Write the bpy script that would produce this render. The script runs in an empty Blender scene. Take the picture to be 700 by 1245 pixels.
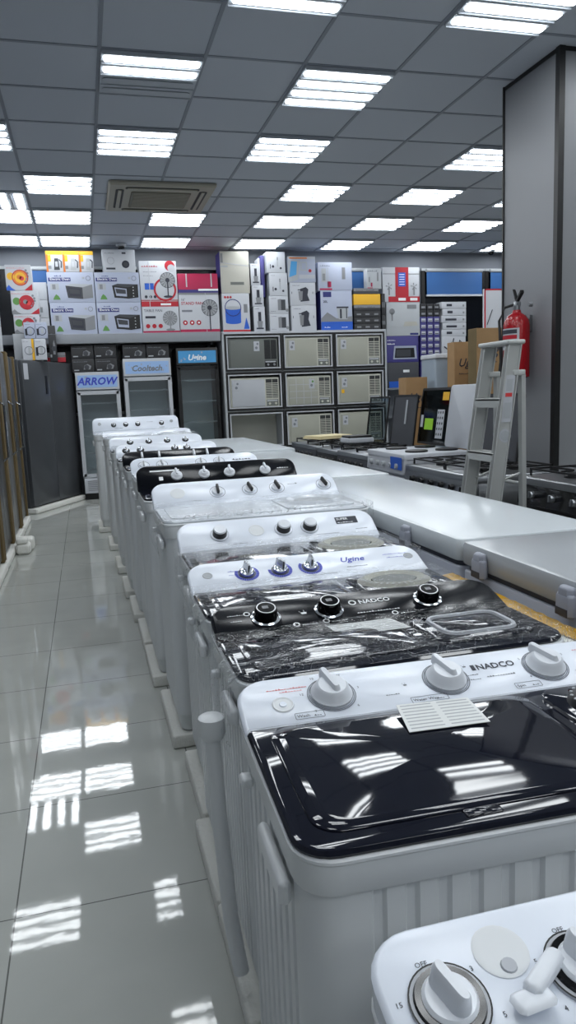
import bpy, math, random
from mathutils import Vector, Matrix, noise

PI = math.pi
rnd = random.Random(7)
S = bpy.context.scene
COL = S.collection

# ------------------------------------------------------------------ camera
yaw, pitch, roll = math.radians(14.937), math.radians(-8.931), math.radians(-2.3153)
fw = Vector((math.sin(yaw)*math.cos(pitch), math.cos(yaw)*math.cos(pitch), math.sin(pitch)))
rt = Vector((math.cos(yaw), -math.sin(yaw), 0))
up = rt.cross(fw)
rt2 = math.cos(roll)*rt + math.sin(roll)*up
up2 = -math.sin(roll)*rt + math.cos(roll)*up
cd = bpy.data.cameras.new('camera')
cam = bpy.data.objects.new('camera', cd); COL.objects.link(cam)
mw = Matrix((rt2, up2, -fw)).transposed().to_4x4()
mw.translation = Vector((0, 0, 1.44))
cam.matrix_world = mw
cd.sensor_fit = 'VERTICAL'; cd.sensor_height = 36; cd.lens = 26.0
cd.clip_start = 0.02; cd.clip_end = 100
S.camera = cam

# ------------------------------------------------------------------ world and exposure
TUBE_STRENGTH = 13.0
wd = bpy.data.worlds.new('world'); S.world = wd; wd.use_nodes = True
bg = wd.node_tree.nodes['Background']
bg.inputs[0].default_value = (0.9, 0.95, 1.0, 1); bg.inputs[1].default_value = 0.25
S.view_settings.view_transform = 'Standard'
S.view_settings.look = 'None'
S.view_settings.gamma = 1
S.view_settings.use_curve_mapping = False
S.view_settings.exposure = 0.05
S.cycles.use_denoising = True
S.cycles.max_bounces = 8
S.cycles.transparent_max_bounces = 12
S.cycles.sample_clamp_indirect = 6

# ------------------------------------------------------------------ materials
MT = {}
def lin(c):
    return tuple(((v/255)/12.92 if v/255 <= .04045 else ((v/255+.055)/1.055)**2.4) for v in c) + (1,)
def mat(name, rgb, rough=.5, metal=0.0, emit=0, trans=0, coat=0, alpha=1, bump=None, var=None, spec=.5):
    """rgb 0..255; bump=(scale, strength, stretch); var=(scale, amount)"""
    if name in MT: return MT[name]
    m = bpy.data.materials.new(name); m.use_nodes = True
    nt = m.node_tree; b = nt.nodes['Principled BSDF']
    b.inputs['Base Color'].default_value = lin(rgb)
    b.inputs['Roughness'].default_value = rough
    b.inputs['Metallic'].default_value = metal
    b.inputs['Specular IOR Level'].default_value = spec
    b.inputs['Transmission Weight'].default_value = trans
    b.inputs['Coat Weight'].default_value = coat
    b.inputs['Alpha'].default_value = alpha
    if emit:
        b.inputs['Emission Color'].default_value = lin(rgb); b.inputs['Emission Strength'].default_value = emit
    if bump or var:
        tc = nt.nodes.new('ShaderNodeTexCoord')
    if bump:
        mp = nt.nodes.new('ShaderNodeMapping'); nt.links.new(tc.outputs['Object'], mp.inputs[0])
        mp.inputs['Scale'].default_value = bump[2] if len(bump) > 2 else (1, 1, 1)
        n = nt.nodes.new('ShaderNodeTexNoise'); n.inputs['Scale'].default_value = bump[0]; n.inputs['Detail'].default_value = 4
        nt.links.new(mp.outputs[0], n.inputs['Vector'])
        bp = nt.nodes.new('ShaderNodeBump'); bp.inputs['Strength'].default_value = bump[1]; bp.inputs['Distance'].default_value = .02
        nt.links.new(n.outputs['Fac'], bp.inputs['Height']); nt.links.new(bp.outputs[0], b.inputs['Normal'])
    if var:
        n = nt.nodes.new('ShaderNodeTexNoise'); n.inputs['Scale'].default_value = var[0]; n.inputs['Detail'].default_value = 5
        nt.links.new(tc.outputs['Object'], n.inputs['Vector'])
        mx = nt.nodes.new('ShaderNodeMix'); mx.data_type = 'RGBA'
        a = lin(rgb); k = 1-var[1]
        mx.inputs['A'].default_value = (a[0]*k, a[1]*k, a[2]*k, 1)
        mx.inputs['B'].default_value = tuple(min(1, v*(2-k)) for v in a[:3])+(1,)
        nt.links.new(n.outputs['Fac'], mx.inputs['Factor']); nt.links.new(mx.outputs['Result'], b.inputs['Base Color'])
    MT[name] = m
    return m

mat('white_plastic', (228, 232, 238), .28)
mat('tub_white', (220, 223, 225), .32, bump=(6, .03))
mat('tub_side', (212, 216, 216), .3, bump=(5, .08, (1, 1, .3)))
mat('panel_white', (232, 238, 248), .22)
mat('panel_black', (12, 14, 20), .16, spec=.25)
mat('lid_black', (20, 22, 33), .04)
mat('lid_smoke', (40, 42, 46), .08, coat=.5)
mat('lid_white', (215, 220, 226), .2)
mat('rubber', (16, 17, 19), .6)
mat('chrome', (205, 208, 212), .14, 1)
mat('steel', (150, 153, 156), .3, 1)
mat('alu', (182, 184, 182), .4, .35)
mat('black', (13, 13, 15), .4)
mat('black_gloss', (10, 10, 12), .1)
mat('ink', (45, 48, 60), .6)
mat('ink_grey', (120, 124, 132), .6)
mat('ink_red', (208, 60, 60), .6)
mat('ink_blue', (52, 66, 185), .5)
mat('ink_white', (235, 238, 240), .6)
mat('paper', (222, 224, 222), .5)
mat('cardboard', (142, 112, 76), .8, var=(9, .12))
mat('cardboard_edge', (104, 88, 58), .85, var=(7, .15))
mat('foam', (222, 222, 216), .8, bump=(60, .3))
mat('gold_tape', (196, 150, 42), .25, bump=(30, .6, (1, .3, 1)))
mat('freezer_white', (204, 210, 214), .2, spec=.35)
mat('freezer_grey', (170, 174, 178), .18, spec=.4)
mat('freezer_body', (176, 180, 192), .3)
mat('hinge_grey', (150, 154, 166), .4)
mat('gasket', (50, 54, 66), .5)
mat('fridge_dark', (78, 81, 85), .3, .3)
mat('fridge_silver', (128, 130, 132), .3, .5)
mat('fridge_blue', (136, 148, 160), .35)
mat('shelf_grey', (128, 132, 138), .55)
mat('cream', (196, 196, 184), .45)
mat('cream_panel', (168, 168, 156), .5)
mat('cream_dark', (110, 114, 110), .5)
mat('vent_dark', (40, 42, 44), .6)
mat('cooler_glass', (96, 108, 114), .1)
mat('cooler_in', (214, 224, 228), .5)
mat('red_paint', (150, 10, 22), .25)
mat('box_white', (182, 185, 191), .55)
mat('box_blueish', (162, 169, 188), .55)
mat('box_beige', (178, 176, 166), .6)
mat('box_black', (22, 23, 28), .5)
mat('box_red', (176, 22, 40), .5)
mat('box_crimson', (168, 20, 70), .5)
mat('box_yellow', (226, 172, 30), .5)
mat('box_orange', (214, 118, 40), .5)
mat('box_blue', (28, 88, 190), .5)
mat('box_navy', (36, 42, 110), .5)
mat('box_purple', (54, 50, 118), .5)
mat('box_green', (90, 140, 70), .5)
mat('box_grey', (128, 130, 134), .55)
mat('box_lightgrey', (168, 172, 176), .55)
mat('box_darkgrey', (58, 60, 66), .55)
mat('sky_decal', (70, 150, 205), .4)
mat('lime', (150, 205, 40), .5)
mat('booklet', (214, 200, 158), .7)
mat('ac_beige', (158, 155, 142), .5)
mat('ac_grille', (112, 110, 98), .6)
mat('tray', (176, 182, 190), .6)
mat('sign_blue', (150, 182, 226), .45)
mat('hose', (150, 158, 158), .45)

def glass_mat(name, rgb, alpha, rough=.05):
    m = bpy.data.materials.new(name); m.use_nodes = True; nt = m.node_tree
    nt.nodes.remove(nt.nodes['Principled BSDF'])
    t = nt.nodes.new('ShaderNodeBsdfTransparent'); t.inputs[0].default_value = lin(rgb)
    g = nt.nodes.new('ShaderNodeBsdfGlossy'); g.inputs['Roughness'].default_value = rough
    mx = nt.nodes.new('ShaderNodeMixShader'); mx.inputs[0].default_value = alpha
    nt.links.new(t.outputs[0], mx.inputs[1]); nt.links.new(g.outputs[0], mx.inputs[2])
    nt.links.new(mx.outputs[0], nt.nodes['Material Output'].inputs[0]); MT[name] = m; return m
glass_mat('glass_dark', (112, 118, 118), .07)
glass_mat('cooler_pane', (205, 214, 216), .2, .12)
glass_mat('glass_clear', (200, 208, 210), .08)

def film_mat():
    """clear packing film with thin folds"""
    m = bpy.data.materials.new('film'); m.use_nodes = True; nt = m.node_tree; N = nt.nodes; L = nt.links
    N.remove(N['Principled BSDF'])
    tc = N.new('ShaderNodeTexCoord')
    def folds(scale, sc, rot, width, dist):
        mp = N.new('ShaderNodeMapping'); mp.inputs['Scale'].default_value = sc; mp.inputs['Rotation'].default_value = (0, 0, rot)
        L.new(tc.outputs['Object'], mp.inputs[0])
        n = N.new('ShaderNodeTexNoise'); n.inputs['Scale'].default_value = scale; n.inputs['Detail'].default_value = 3; n.inputs['Distortion'].default_value = dist
        L.new(mp.outputs[0], n.inputs['Vector'])
        s1 = N.new('ShaderNodeMath'); s1.operation = 'SUBTRACT'; s1.inputs[1].default_value = .5; L.new(n.outputs['Fac'], s1.inputs[0])
        s2 = N.new('ShaderNodeMath'); s2.operation = 'ABSOLUTE'; L.new(s1.outputs[0], s2.inputs[0])
        r = N.new('ShaderNodeMapRange'); r.inputs['From Min'].default_value = 0; r.inputs['From Max'].default_value = width
        r.inputs['To Min'].default_value = 1; r.inputs['To Max'].default_value = 0; L.new(s2.outputs[0], r.inputs['Value'])
        return n, r
    n1, r1 = folds(5, (1, 3.5, 1.5), .2, .008, 1.2)
    n2, r2 = folds(13, (1, 2.2, 1), -.35, .011, 1.6)
    n3, r3 = folds(26, (1, 1.6, 1), .9, .02, 2.0)
    big = N.new('ShaderNodeTexNoise'); big.inputs['Scale'].default_value = 3.5; L.new(tc.outputs['Object'], big.inputs['Vector'])
    bm = N.new('ShaderNodeMapRange'); bm.inputs['From Min'].default_value = .42; bm.inputs['From Max'].default_value = .66; L.new(big.outputs['Fac'], bm.inputs['Value'])
    m3 = N.new('ShaderNodeMath'); m3.operation = 'MULTIPLY'; L.new(r3.outputs[0], m3.inputs[0]); L.new(bm.outputs[0], m3.inputs[1])
    a1 = N.new('ShaderNodeMath'); a1.operation = 'MAXIMUM'; L.new(r1.outputs[0], a1.inputs[0]); L.new(r2.outputs[0], a1.inputs[1])
    a2 = N.new('ShaderNodeMath'); a2.operation = 'MAXIMUM'; L.new(a1.outputs[0], a2.inputs[0]); L.new(m3.outputs[0], a2.inputs[1])
    sm = N.new('ShaderNodeMath'); sm.operation = 'MULTIPLY_ADD'; sm.inputs[1].default_value = .22; L.new(a2.outputs[0], sm.inputs[0]); L.new(n1.outputs['Fac'], sm.inputs[2])
    bp = N.new('ShaderNodeBump'); bp.inputs['Strength'].default_value = .9; bp.inputs['Distance'].default_value = .022
    L.new(sm.outputs[0], bp.inputs['Height'])
    t = N.new('ShaderNodeBsdfTransparent'); t.inputs[0].default_value = (.95, .955, .96, 1)
    g = N.new('ShaderNodeBsdfGlossy'); g.inputs['Roughness'].default_value = .1; L.new(bp.outputs[0], g.inputs['Normal'])
    d = N.new('ShaderNodeBsdfGlossy'); d.inputs['Roughness'].default_value = .5; d.inputs[0].default_value = (.85, .87, .89, 1); L.new(bp.outputs[0], d.inputs['Normal'])
    mx = N.new('ShaderNodeMixShader'); mx.inputs[0].default_value = .06
    L.new(t.outputs[0], mx.inputs[1]); L.new(g.outputs[0], mx.inputs[2])
    k = N.new('ShaderNodeMath'); k.operation = 'MULTIPLY'; k.inputs[1].default_value = .42; L.new(a2.outputs[0], k.inputs[0])
    m2 = N.new('ShaderNodeMixShader'); L.new(k.outputs[0], m2.inputs[0]); L.new(mx.outputs[0], m2.inputs[1]); L.new(d.outputs[0], m2.inputs[2])
    L.new(m2.outputs[0], N['Material Output'].inputs[0]); MT['film'] = m
film_mat()

def tile_floor_mat():
    m = bpy.data.materials.new('floor_tiles'); m.use_nodes = True; nt = m.node_tree; N = nt.nodes; L = nt.links
    b = N['Principled BSDF']
    tc = N.new('ShaderNodeTexCoord'); sp = N.new('ShaderNodeSeparateXYZ'); L.new(tc.outputs['Object'], sp.inputs[0])
    def seam(out, off):
        a = N.new('ShaderNodeMath'); a.operation = 'SUBTRACT'; a.inputs[1].default_value = off; L.new(out, a.inputs[0])
        p = N.new('ShaderNodeMath'); p.operation = 'PINGPONG'; p.inputs[1].default_value = .3; L.new(a.outputs[0], p.inputs[0])
        c = N.new('ShaderNodeMath'); c.operation = 'LESS_THAN'; c.inputs[1].default_value = .0022; L.new(p.outputs[0], c.inputs[0])
        return c
    sx, sy = seam(sp.outputs[0], -.3037-6), seam(sp.outputs[1], 4.4545-9)
    mxm = N.new('ShaderNodeMath'); mxm.operation = 'MAXIMUM'; L.new(sx.outputs[0], mxm.inputs[0]); L.new(sy.outputs[0], mxm.inputs[1])
    n = N.new('ShaderNodeTexNoise'); n.inputs['Scale'].default_value = 2.2; n.inputs['Detail'].default_value = 6; n.inputs['Distortion'].default_value = .8
    L.new(tc.outputs['Object'], n.inputs['Vector'])
    mx = N.new('ShaderNodeMix'); mx.data_type = 'RGBA'; mx.inputs['A'].default_value = lin((172, 175, 170)); mx.inputs['B'].default_value = lin((190, 192, 187))
    L.new(n.outputs['Fac'], mx.inputs['Factor'])
    m2 = N.new('ShaderNodeMix'); m2.data_type = 'RGBA'; m2.inputs['B'].default_value = lin((110, 111, 108))
    L.new(mxm.outputs[0], m2.inputs['Factor']); L.new(mx.outputs['Result'], m2.inputs['A']); L.new(m2.outputs['Result'], b.inputs['Base Color'])
    b.inputs['Roughness'].default_value = .035; b.inputs['Specular IOR Level'].default_value = .45
    n2 = N.new('ShaderNodeTexNoise'); n2.inputs['Scale'].default_value = 16; n2.inputs['Detail'].default_value = 2
    L.new(tc.outputs['Object'], n2.inputs['Vector'])
    bp = N.new('ShaderNodeBump'); bp.inputs['Strength'].default_value = .1; bp.inputs['Distance'].default_value = .0012
    L.new(n2.outputs['Fac'], bp.inputs['Height']); L.new(bp.outputs[0], b.inputs['Normal'])
    MT['floor_tiles'] = m
tile_floor_mat()
mat('ceiling_tile', (178, 184, 194), .8, bump=(90, .05))
mat('grid_bar', (134, 140, 150), .6)
mat('wall_grey', (120, 124, 132), .8)
mat('wall_front', (160, 162, 166), .8)
mat('pillar_panel', (132, 134, 138), .42, .1, var=(1.2, .05))
mat('trim_black', (14, 14, 16), .4)
mat('blind_blue', (44, 92, 150), .6)
mat('window_dark', (12, 15, 22), .2)
em = mat('tube_light', (246, 251, 254), .5, emit=TUBE_STRENGTH)
em.cycles.emission_sampling = 'FRONT'

# ------------------------------------------------------------------ mesh builder
def frame(o, x, y):
    x = Vector(x).normalized(); y = Vector(y).normalized(); z = x.cross(y)
    m = Matrix((x, y, z)).transposed().to_4x4(); m.translation = Vector(o); return m
def T(x=0, y=0, z=0): return Matrix.Translation((x, y, z))
def RZ(a): return Matrix.Rotation(a, 4, 'Z')
def RX(a): return Matrix.Rotation(a, 4, 'X')
def RY(a): return Matrix.Rotation(a, 4, 'Y')

def rrect(x0, y0, x1, y1, r=.02, seg=5, rs=None):
    """rounded rectangle outline, ccw; rs = radii (bl, br, tr, tl)"""
    rs = rs or (r, r, r, r); out = []
    for (cx, cy, a, q) in ((x0, y0, PI, rs[0]), (x1, y0, 1.5*PI, rs[1]), (x1, y1, 0, rs[2]), (x0, y1, .5*PI, rs[3])):
        sx = 1 if cx == x0 else -1; sy = 1 if cy == y0 else -1
        if q <= 0: out.append((cx, cy)); continue
        for i in range(seg+1):
            t = a+i/seg*PI/2
            out.append((cx+sx*q+q*math.cos(t), cy+sy*q+q*math.sin(t)))
    return out
def circ(cx, cy, r, n=24, ry=None):
    ry = ry or r
    return [(cx+r*math.cos(2*PI*i/n), cy+ry*math.sin(2*PI*i/n)) for i in range(n)]
def inset(o, d):
    n = len(o); res = []
    for i in range(n):
        p = Vector(o[i]); a = Vector(o[i-1]); b = Vector(o[(i+1) % n])
        e1 = (p-a); e2 = (b-p)
        if e1.length < 1e-9: e1 = e2
        if e2.length < 1e-9: e2 = e1
        n1 = Vector((-e1.y, e1.x)).normalized(); n2 = Vector((-e2.y, e2.x)).normalized()
        nn = n1+n2
        if nn.length < 1e-6: nn = n1
        nn.normalize(); k = max(.35, nn.dot(n1))
        q = p+nn*(d/k); res.append((q.x, q.y))
    return res

class G:
    def __init__(s): s.v = []; s.f = []; s.m = []; s.mats = []; s.M = Matrix.Identity(4)
    def mi(s, name):
        if name not in s.mats: s.mats.append(name)
        return s.mats.index(name)
    def add(s, vs, fs, m, M=None):
        M = s.M @ (M or Matrix.Identity(4)); k = len(s.v); i = s.mi(m)
        s.v += [M @ Vector(p) for p in vs]; s.f += [tuple(k+a for a in f) for f in fs]; s.m += [i]*len(fs)
        return s
    def loft(s, rings, m, M=None, cap0=True, cap1=True):
        n = len(rings[0]); vs = [p for r in rings for p in r]; fs = []
        for k in range(len(rings)-1):
            for i in range(n):
                j = (i+1) % n; fs.append((k*n+i, k*n+j, (k+1)*n+j, (k+1)*n+i))
        if cap0: fs.append(tuple(range(n-1, -1, -1)))
        if cap1: fs.append(tuple((len(rings)-1)*n+i for i in range(n)))
        return s.add(vs, fs, m, M)
    def prism(s, o, z0, z1, m, M=None, c=0, cb=0):
        rings = []
        if cb: rings.append([(x, y, z0) for x, y in inset(o, cb)]); rings.append([(x, y, z0+cb) for x, y in o])
        else: rings.append([(x, y, z0) for x, y in o])
        if c: rings.append([(x, y, z1-c) for x, y in o]); i1 = inset(o, c*.35); i2 = inset(o, c); rings.append([(x, y, z1-c*.35) for x, y in i1]); rings.append([(x, y, z1) for x, y in i2])
        else: rings.append([(x, y, z1) for x, y in o])
        return s.loft(rings, m, M)
    def box(s, x0, y0, z0, x1, y1, z1, m, M=None, b=0, r=0):
        if b or r: return s.prism(rrect(x0, y0, x1, y1, r or b, 3 if r else 1), z0, z1, m, M, c=b, cb=b)
        return s.prism([(x0, y0), (x1, y0), (x1, y1), (x0, y1)], z0, z1, m, M)
    def dome(s, o, z0, h, m, M=None, n=9):
        """closed outline with a gently bulging top, skirt down to z0-.008"""
        cx = (min(p[0] for p in o)+max(p[0] for p in o))/2; cy = (min(p[1] for p in o)+max(p[1] for p in o))/2
        a = max(p[0] for p in o)-cx; b = max(p[1] for p in o)-cy
        def z(x, y): return z0+h*(1-((x-cx)/a)**2)*(1-((y-cy)/b)**2)
        rings = [[(x, y, z0-.008) for x, y in o], [(x, y, z0-.002) for x, y in o]]
        i0 = inset(o, .003)
        for k in range(n):
            q = 1-k/n*.995; rings.append([((x-cx)*q+cx, (y-cy)*q+cy, z((x-cx)*q+cx, (y-cy)*q+cy)) for x, y in i0])
        return s.loft(rings, m, M)
    def flat(s, o, z, m, M=None): return s.add([(x, y, z) for x, y in o], [tuple(range(len(o)))], m, M)
    def rect(s, x0, y0, x1, y1, z, m, M=None, r=0):
        return s.flat(rrect(x0, y0, x1, y1, r, 3) if r else [(x0, y0), (x1, y0), (x1, y1), (x0, y1)], z, m, M)
    def ringflat(s, o, d, z, m, M=None):
        i = inset(o, d); n = len(o)
        return s.add([(x, y, z) for x, y in o]+[(x, y, z) for x, y in i], [(k, (k+1) % n, n+(k+1) % n, n+k) for k in range(n)], m, M)
    def lathe(s, prof, m, M=None, n=24, cap0=True, cap1=True):
        return s.loft([[(r*math.cos(2*PI*i/n), r*math.sin(2*PI*i/n), z) for i in range(n)] for r, z in prof], m, M, cap0, cap1)
    def tube(s, pts, r, m, M=None, n=8, closed=False):
        pts = [Vector(p) for p in pts]; rings = []
        for i, p in enumerate(pts):
            if closed: d = pts[(i+1) % len(pts)]-pts[i-1]
            else: d = pts[min(i+1, len(pts)-1)]-pts[max(i-1, 0)]
            d.normalize(); a = Vector((0, 0, 1)) if abs(d.z) < .9 else Vector((1, 0, 0))
            u = d.cross(a).normalized(); w = u.cross(d)
            rings.append([tuple(p+u*r*math.cos(2*PI*k/n)+w*r*math.sin(2*PI*k/n)) for k in range(n)])
        if closed: rings.append(rings[0])
        return s.loft(rings, m, M, not closed, not closed)
    def text(s, t, size, m, M=None, cx=False, bold=0, shear=0):
        key = (t, bold, shear)
        if key not in TXT:
            c = bpy.data.curves.new('t', 'FONT'); c.body = t; c.size = 1; c.resolution_u = 2; c.offset = bold; c.shear = shear
            o = bpy.data.objects.new('t', c); COL.objects.link(o)
            dg = bpy.context.evaluated_depsgraph_get(); me = o.evaluated_get(dg).to_mesh()
            vs = [tuple(v.co) for v in me.vertices]; fs = [tuple(p.vertices) for p in me.polygons]
            TXT[key] = (vs, fs); o.evaluated_get(dg).to_mesh_clear(); bpy.data.objects.remove(o); bpy.data.curves.remove(c)
        vs, fs = TXT[key]
        if not vs: return s
        dx = -(min(v[0] for v in vs)+max(v[0] for v in vs))/2 if cx else 0
        return s.add([((v[0]+dx)*size, v[1]*size, 0) for v in vs], fs, m, M)
    def obj(s, name, parent=None, label=None, cat=None, group=None, kind=None, mw=None, smooth=35):
        me = bpy.data.meshes.new(name); me.from_pydata([tuple(v) for v in s.v], [], s.f)
        for n in s.mats: me.materials.append(MT[n])
        me.polygons.foreach_set('material_index', s.m)
        me.polygons.foreach_set('use_smooth', [True]*len(me.polygons))
        me.update(); me.set_sharp_from_angle(angle=math.radians(smooth))
        o = bpy.data.objects.new(name, me); COL.objects.link(o)
        if parent: o.parent = parent
        if mw is not None: o.matrix_local = mw
        return tag(o, label, cat, group, kind)
TXT = {}
def tag(o, label=None, cat=None, group=None, kind=None):
    if label: o['label'] = label
    if cat: o['category'] = cat
    if group: o['group'] = group
    if kind: o['kind'] = kind
    return o
def empty(name, loc, rz=0, **k):
    o = bpy.data.objects.new(name, None); COL.objects.link(o); o.location = loc; o.rotation_euler = (0, 0, rz); o.empty_display_size = .1
    return tag(o, **k)
def copy_thing(root, loc, rz=None, label=None):
    r = root.copy(); COL.objects.link(r); r.location = loc
    if rz is not None: r.rotation_euler = (0, 0, rz)
    if label: r['label'] = label
    for ch in list(root.children):
        c = ch.copy(); COL.objects.link(c); c.parent = r
        for g in list(ch.children):
            d = g.copy(); COL.objects.link(d); d.parent = c
    return r
def inst(src, parent, mw):
    c = src.copy(); COL.objects.link(c); c.parent = parent; c.matrix_local = mw; return c
# ------------------------------------------------------------------ the room
CZ = 3.768; TL = .71; GX0 = .2866; GY0 = 5.4333
def struct(g, name, **k): return g.obj(name, kind='structure', **k)
XL, XR, YB, YF = -1.68, 9.6, 12.1, -4.6
g = G(); g.box(XL-.1, YF-.1, -.1, XR+.1, YB+.1, 0, 'floor_tiles'); struct(g, 'floor')
g = G(); g.box(XL-.1, YF-.1, CZ, XR+.1, YB+.1, CZ+.1, 'ceiling_tile'); struct(g, 'ceiling')
g = G(); g.box(XL-.1, YB, 0, XR+.1, YB+.1, CZ, 'wall_grey'); struct(g, 'wall_back')
g = G(); g.box(XL-.1, YF, 0, XL, YB, CZ, 'wall_grey'); struct(g, 'wall_left')
g = G(); g.box(XR, YF, 0, XR+.1, YB, CZ, 'wall_grey'); struct(g, 'wall_right')
g = G(); g.box(XL-.1, YF-.1, 0, XR+.1, YF, CZ, 'wall_front'); struct(g, 'wall_front')
# suspended grid: T bars in both directions
g = G()
k0, k1 = math.ceil((XL-GX0)/TL), math.floor((XR-GX0)/TL)
for k in range(k0, k1+1): g.box(GX0+k*TL-.013, YF, CZ-.006, GX0+k*TL+.013, YB, CZ, 'grid_bar')
for k in range(math.ceil((YF-GY0)/TL), math.floor((YB-GY0)/TL)+1): g.box(XL, GY0+k*TL-.013, CZ-.005, XR, GY0+k*TL+.013, CZ, 'grid_bar')
struct(g, 'trim_1')
# square column clad in grey sheet with black corner strips
g = G(); px0, px1, py0, py1 = 3.39, 4.25, 4.86, 5.58
g.box(px0, py0, 0, px1, py1, CZ, 'pillar_panel'); struct(g, 'wall_pillar')
g = G()
for x, y in ((px0, py0), (px0, py1)):
    w = .035 if y == py0 else .012
    g.box(x-.012, y-.012, 0, x+w, y+w if y == py0 else y+.004, CZ, 'trim_black')
g.box(px0-.006, py0-.006, CZ-.03, px1+.006, py1+.006, CZ-.001, 'trim_black')
struct(g, 'trim_2')
# strip windows in the back wall
def window(n, x0, x1):
    g = G(); g.box(x0, YB-.02, 1.3, x1, YB-.005, 3.46, 'window_dark')
    g.box(x0-.03, YB-.05, 3.46, x1+.03, YB-.001, 3.5, 'box_lightgrey'); g.box(x0-.03, YB-.05, 1.26, x1+.03, YB-.001, 1.3, 'box_lightgrey')
    for x in (x0, x1): g.box(x-.03, YB-.05, 1.3, x+.03, YB-.001, 3.46, 'trim_black')
    struct(g, 'window_%d' % n)
window(1, -1.4, 1.2); window(2, 1.3, 4.1); window(3, 4.25, 5.68); window(4, 5.78, 6.93); window(5, 7.0, 8.6)
def blind(x0, x1, z0, label):
    g = G(); g.box(x0, YB-.085, z0, x1, YB-.075, 3.45, 'blind_blue')
    r = g.obj('roller_blind', label=label, cat='window blind', group='blue roller blinds on the back windows')
    h = G(); h.box(x0-.01, YB-.1, z0-.035, x1+.01, YB-.06, z0, 'box_white', b=.006); h.obj('bottom_bar', r)
    h = G(); h.M = frame((x0-.01, YB-.08, 3.46), (0, 0, -1), (0, 1, 0)); h.lathe([(.03, 0), (.03, x1-x0+.02)], 'box_lightgrey', n=12, M=RY(0)@Matrix.Identity(4)); h.obj('roller', r)
blind(-.95, -.28, 3.24, 'blue roller blind at the far left of the back wall, behind the food-processor cartons')
blind(4.3, 5.62, 2.98, 'blue roller blind behind the red and white carton on the back wall')
blind(5.83, 6.88, 3.06, 'wide blue roller blind with white bottom bar above the flat white boxes')
blind(7.05, 8.0, 3.06, 'blue roller blind right beside the grey column')

# ------------------------------------------------------------------ ceiling lights
def make_light(turned=False, n_on=4):
    g = G(); o = rrect(-.345, -.345, .345, .345, .01, 2)
    g.prism(o, CZ-.016, CZ-.007, 'tray'); g.loft([[(x, y, CZ-.022) for x, y in o], [(x, y, CZ-.016) for x, y in o]], 'tray')
    root = empty('ceiling_light', (0, 0, 0)); g.obj('housing', root)
    g = G()
    for k in range(5):
        y = -.345+k*.1725; g.box(-.34, max(-.345, y-.012), CZ-.032, .34, min(.345, y+.012), CZ-.022, 'tray')
    g.obj('louvre', root)
    tube = G(); tube.prism(rrect(-.325, -.04, .325, .04, .02, 3), CZ-.031, CZ-.0225, 'tube_light', c=.004)
    off = G(); off.prism(rrect(-.325, -.04, .325, .04, .02, 3), CZ-.031, CZ-.0225, 'tray', c=.004)
    t0 = None
    for k in range(4):
        y = -.259+k*.1725
        src = tube if k < n_on else off
        t = src.obj('tube', root, mw=T(0, y, 0)) if (t0 is None or src is off) else inst(t0, root, T(0, y, 0))
        if src is tube: t0 = t
        if src is off: t['label'] = 'unlit tube'
    return root
LR = {8: 'in the row nearest the back wall', 6: 'in the second row from the back wall', 4: 'in the third row from the back wall',
      2: 'in the fourth row from the back wall', 0: 'in the fifth row from the back wall', -2: 'in the nearest row, at the top picture edge'}
ORD = ['leftmost', 'second from the left', 'third from the left', 'fourth from the left', 'fifth from the left', 'sixth from the left', 'seventh from the left', 'eighth from the left']
FIX = {8: [-2, -1, 1, 3, 5, 7, 9], 6: [-2, -1, 1, 3, 5, 7, 9], 4: [-1, 3, 5, 7, 9], 2: [-2, 0, 2, 5, 7], 0: [0, 2], -2: [1, 3]}
proto = make_light(); first = True
GRP = 'four-tube ceiling lights'
def put_light(c, r, label, turned=False):
    global first
    loc = (GX0+(c+.5)*TL, GY0+(r+.5)*TL, 0)
    if first: o = proto; o.location = loc; first = False
    else: o = copy_thing(proto, loc)
    if turned: o.rotation_euler = (0, 0, PI/2)
    o['label'] = label; o['category'] = 'ceiling light'; o['group'] = GRP
    return o
for r, cs in FIX.items():
    for i, c in enumerate(cs):
        if (c, r) == (0, 0): continue
        put_light(c, r, 'square ceiling light, %s %s' % (ORD[i], LR[r]))
put_light(-2, 5, 'ceiling light at the left edge with its tubes turned lengthwise', True)
lt = make_light(n_on=2); lt.location = (GX0+.5*TL, GY0+.5*TL, 0)
tag(lt, 'ceiling light with only its two near tubes lit, upper left', 'ceiling light', GRP)
for r, cs in ((0, (7, 9)), (-2, (-1, 5, 8)), (-4, (-2, 0, 2, 5, 8)), (-6, (-1, 1, 3, 6)), (-8, (0, 2, 5, 8)), (-10, (-1, 1, 3, 6)), (-12, (0, 2, 5, 8))):
    for c in cs: put_light(c, r, 'four-tube square ceiling light, hidden from view behind the viewer or column')

# ceiling cassette air conditioner
ax, ay = GX0+1.03*TL, GY0+5.03*TL
root = empty('cassette_air_conditioner', (ax, ay, 0)); tag(root, 'beige four-way cassette air conditioner set in the ceiling', 'air conditioner')
g = G(); o = rrect(-.58, -.58, .58, .58, .03, 3)
g.prism(o, CZ-.05, CZ-.007, 'ac_beige', cb=.02); g.obj('housing', root)
g = G(); g.prism(rrect(-.33, -.33, .33, .33, .03, 3), CZ-.06, CZ-.05, 'ac_grille', cb=.006)
for k in range(14): g.box(-.3, -.31+k*.046, CZ-.064, .3, -.296+k*.046, CZ-.06, 'ac_beige')
g.obj('intake_grille', root)
for k in range(4):
    g = G(); g.M = RZ(k*PI/2)
    g.prism(rrect(-.4, -.5, .4, -.41, .03, 3), CZ-.052, CZ-.05, 'vent_dark')
    g.box(-.38, -.475, CZ-.062, .38, -.435, CZ-.052, 'ac_beige', b=.004)
    g.obj('air_flap', root)
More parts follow.
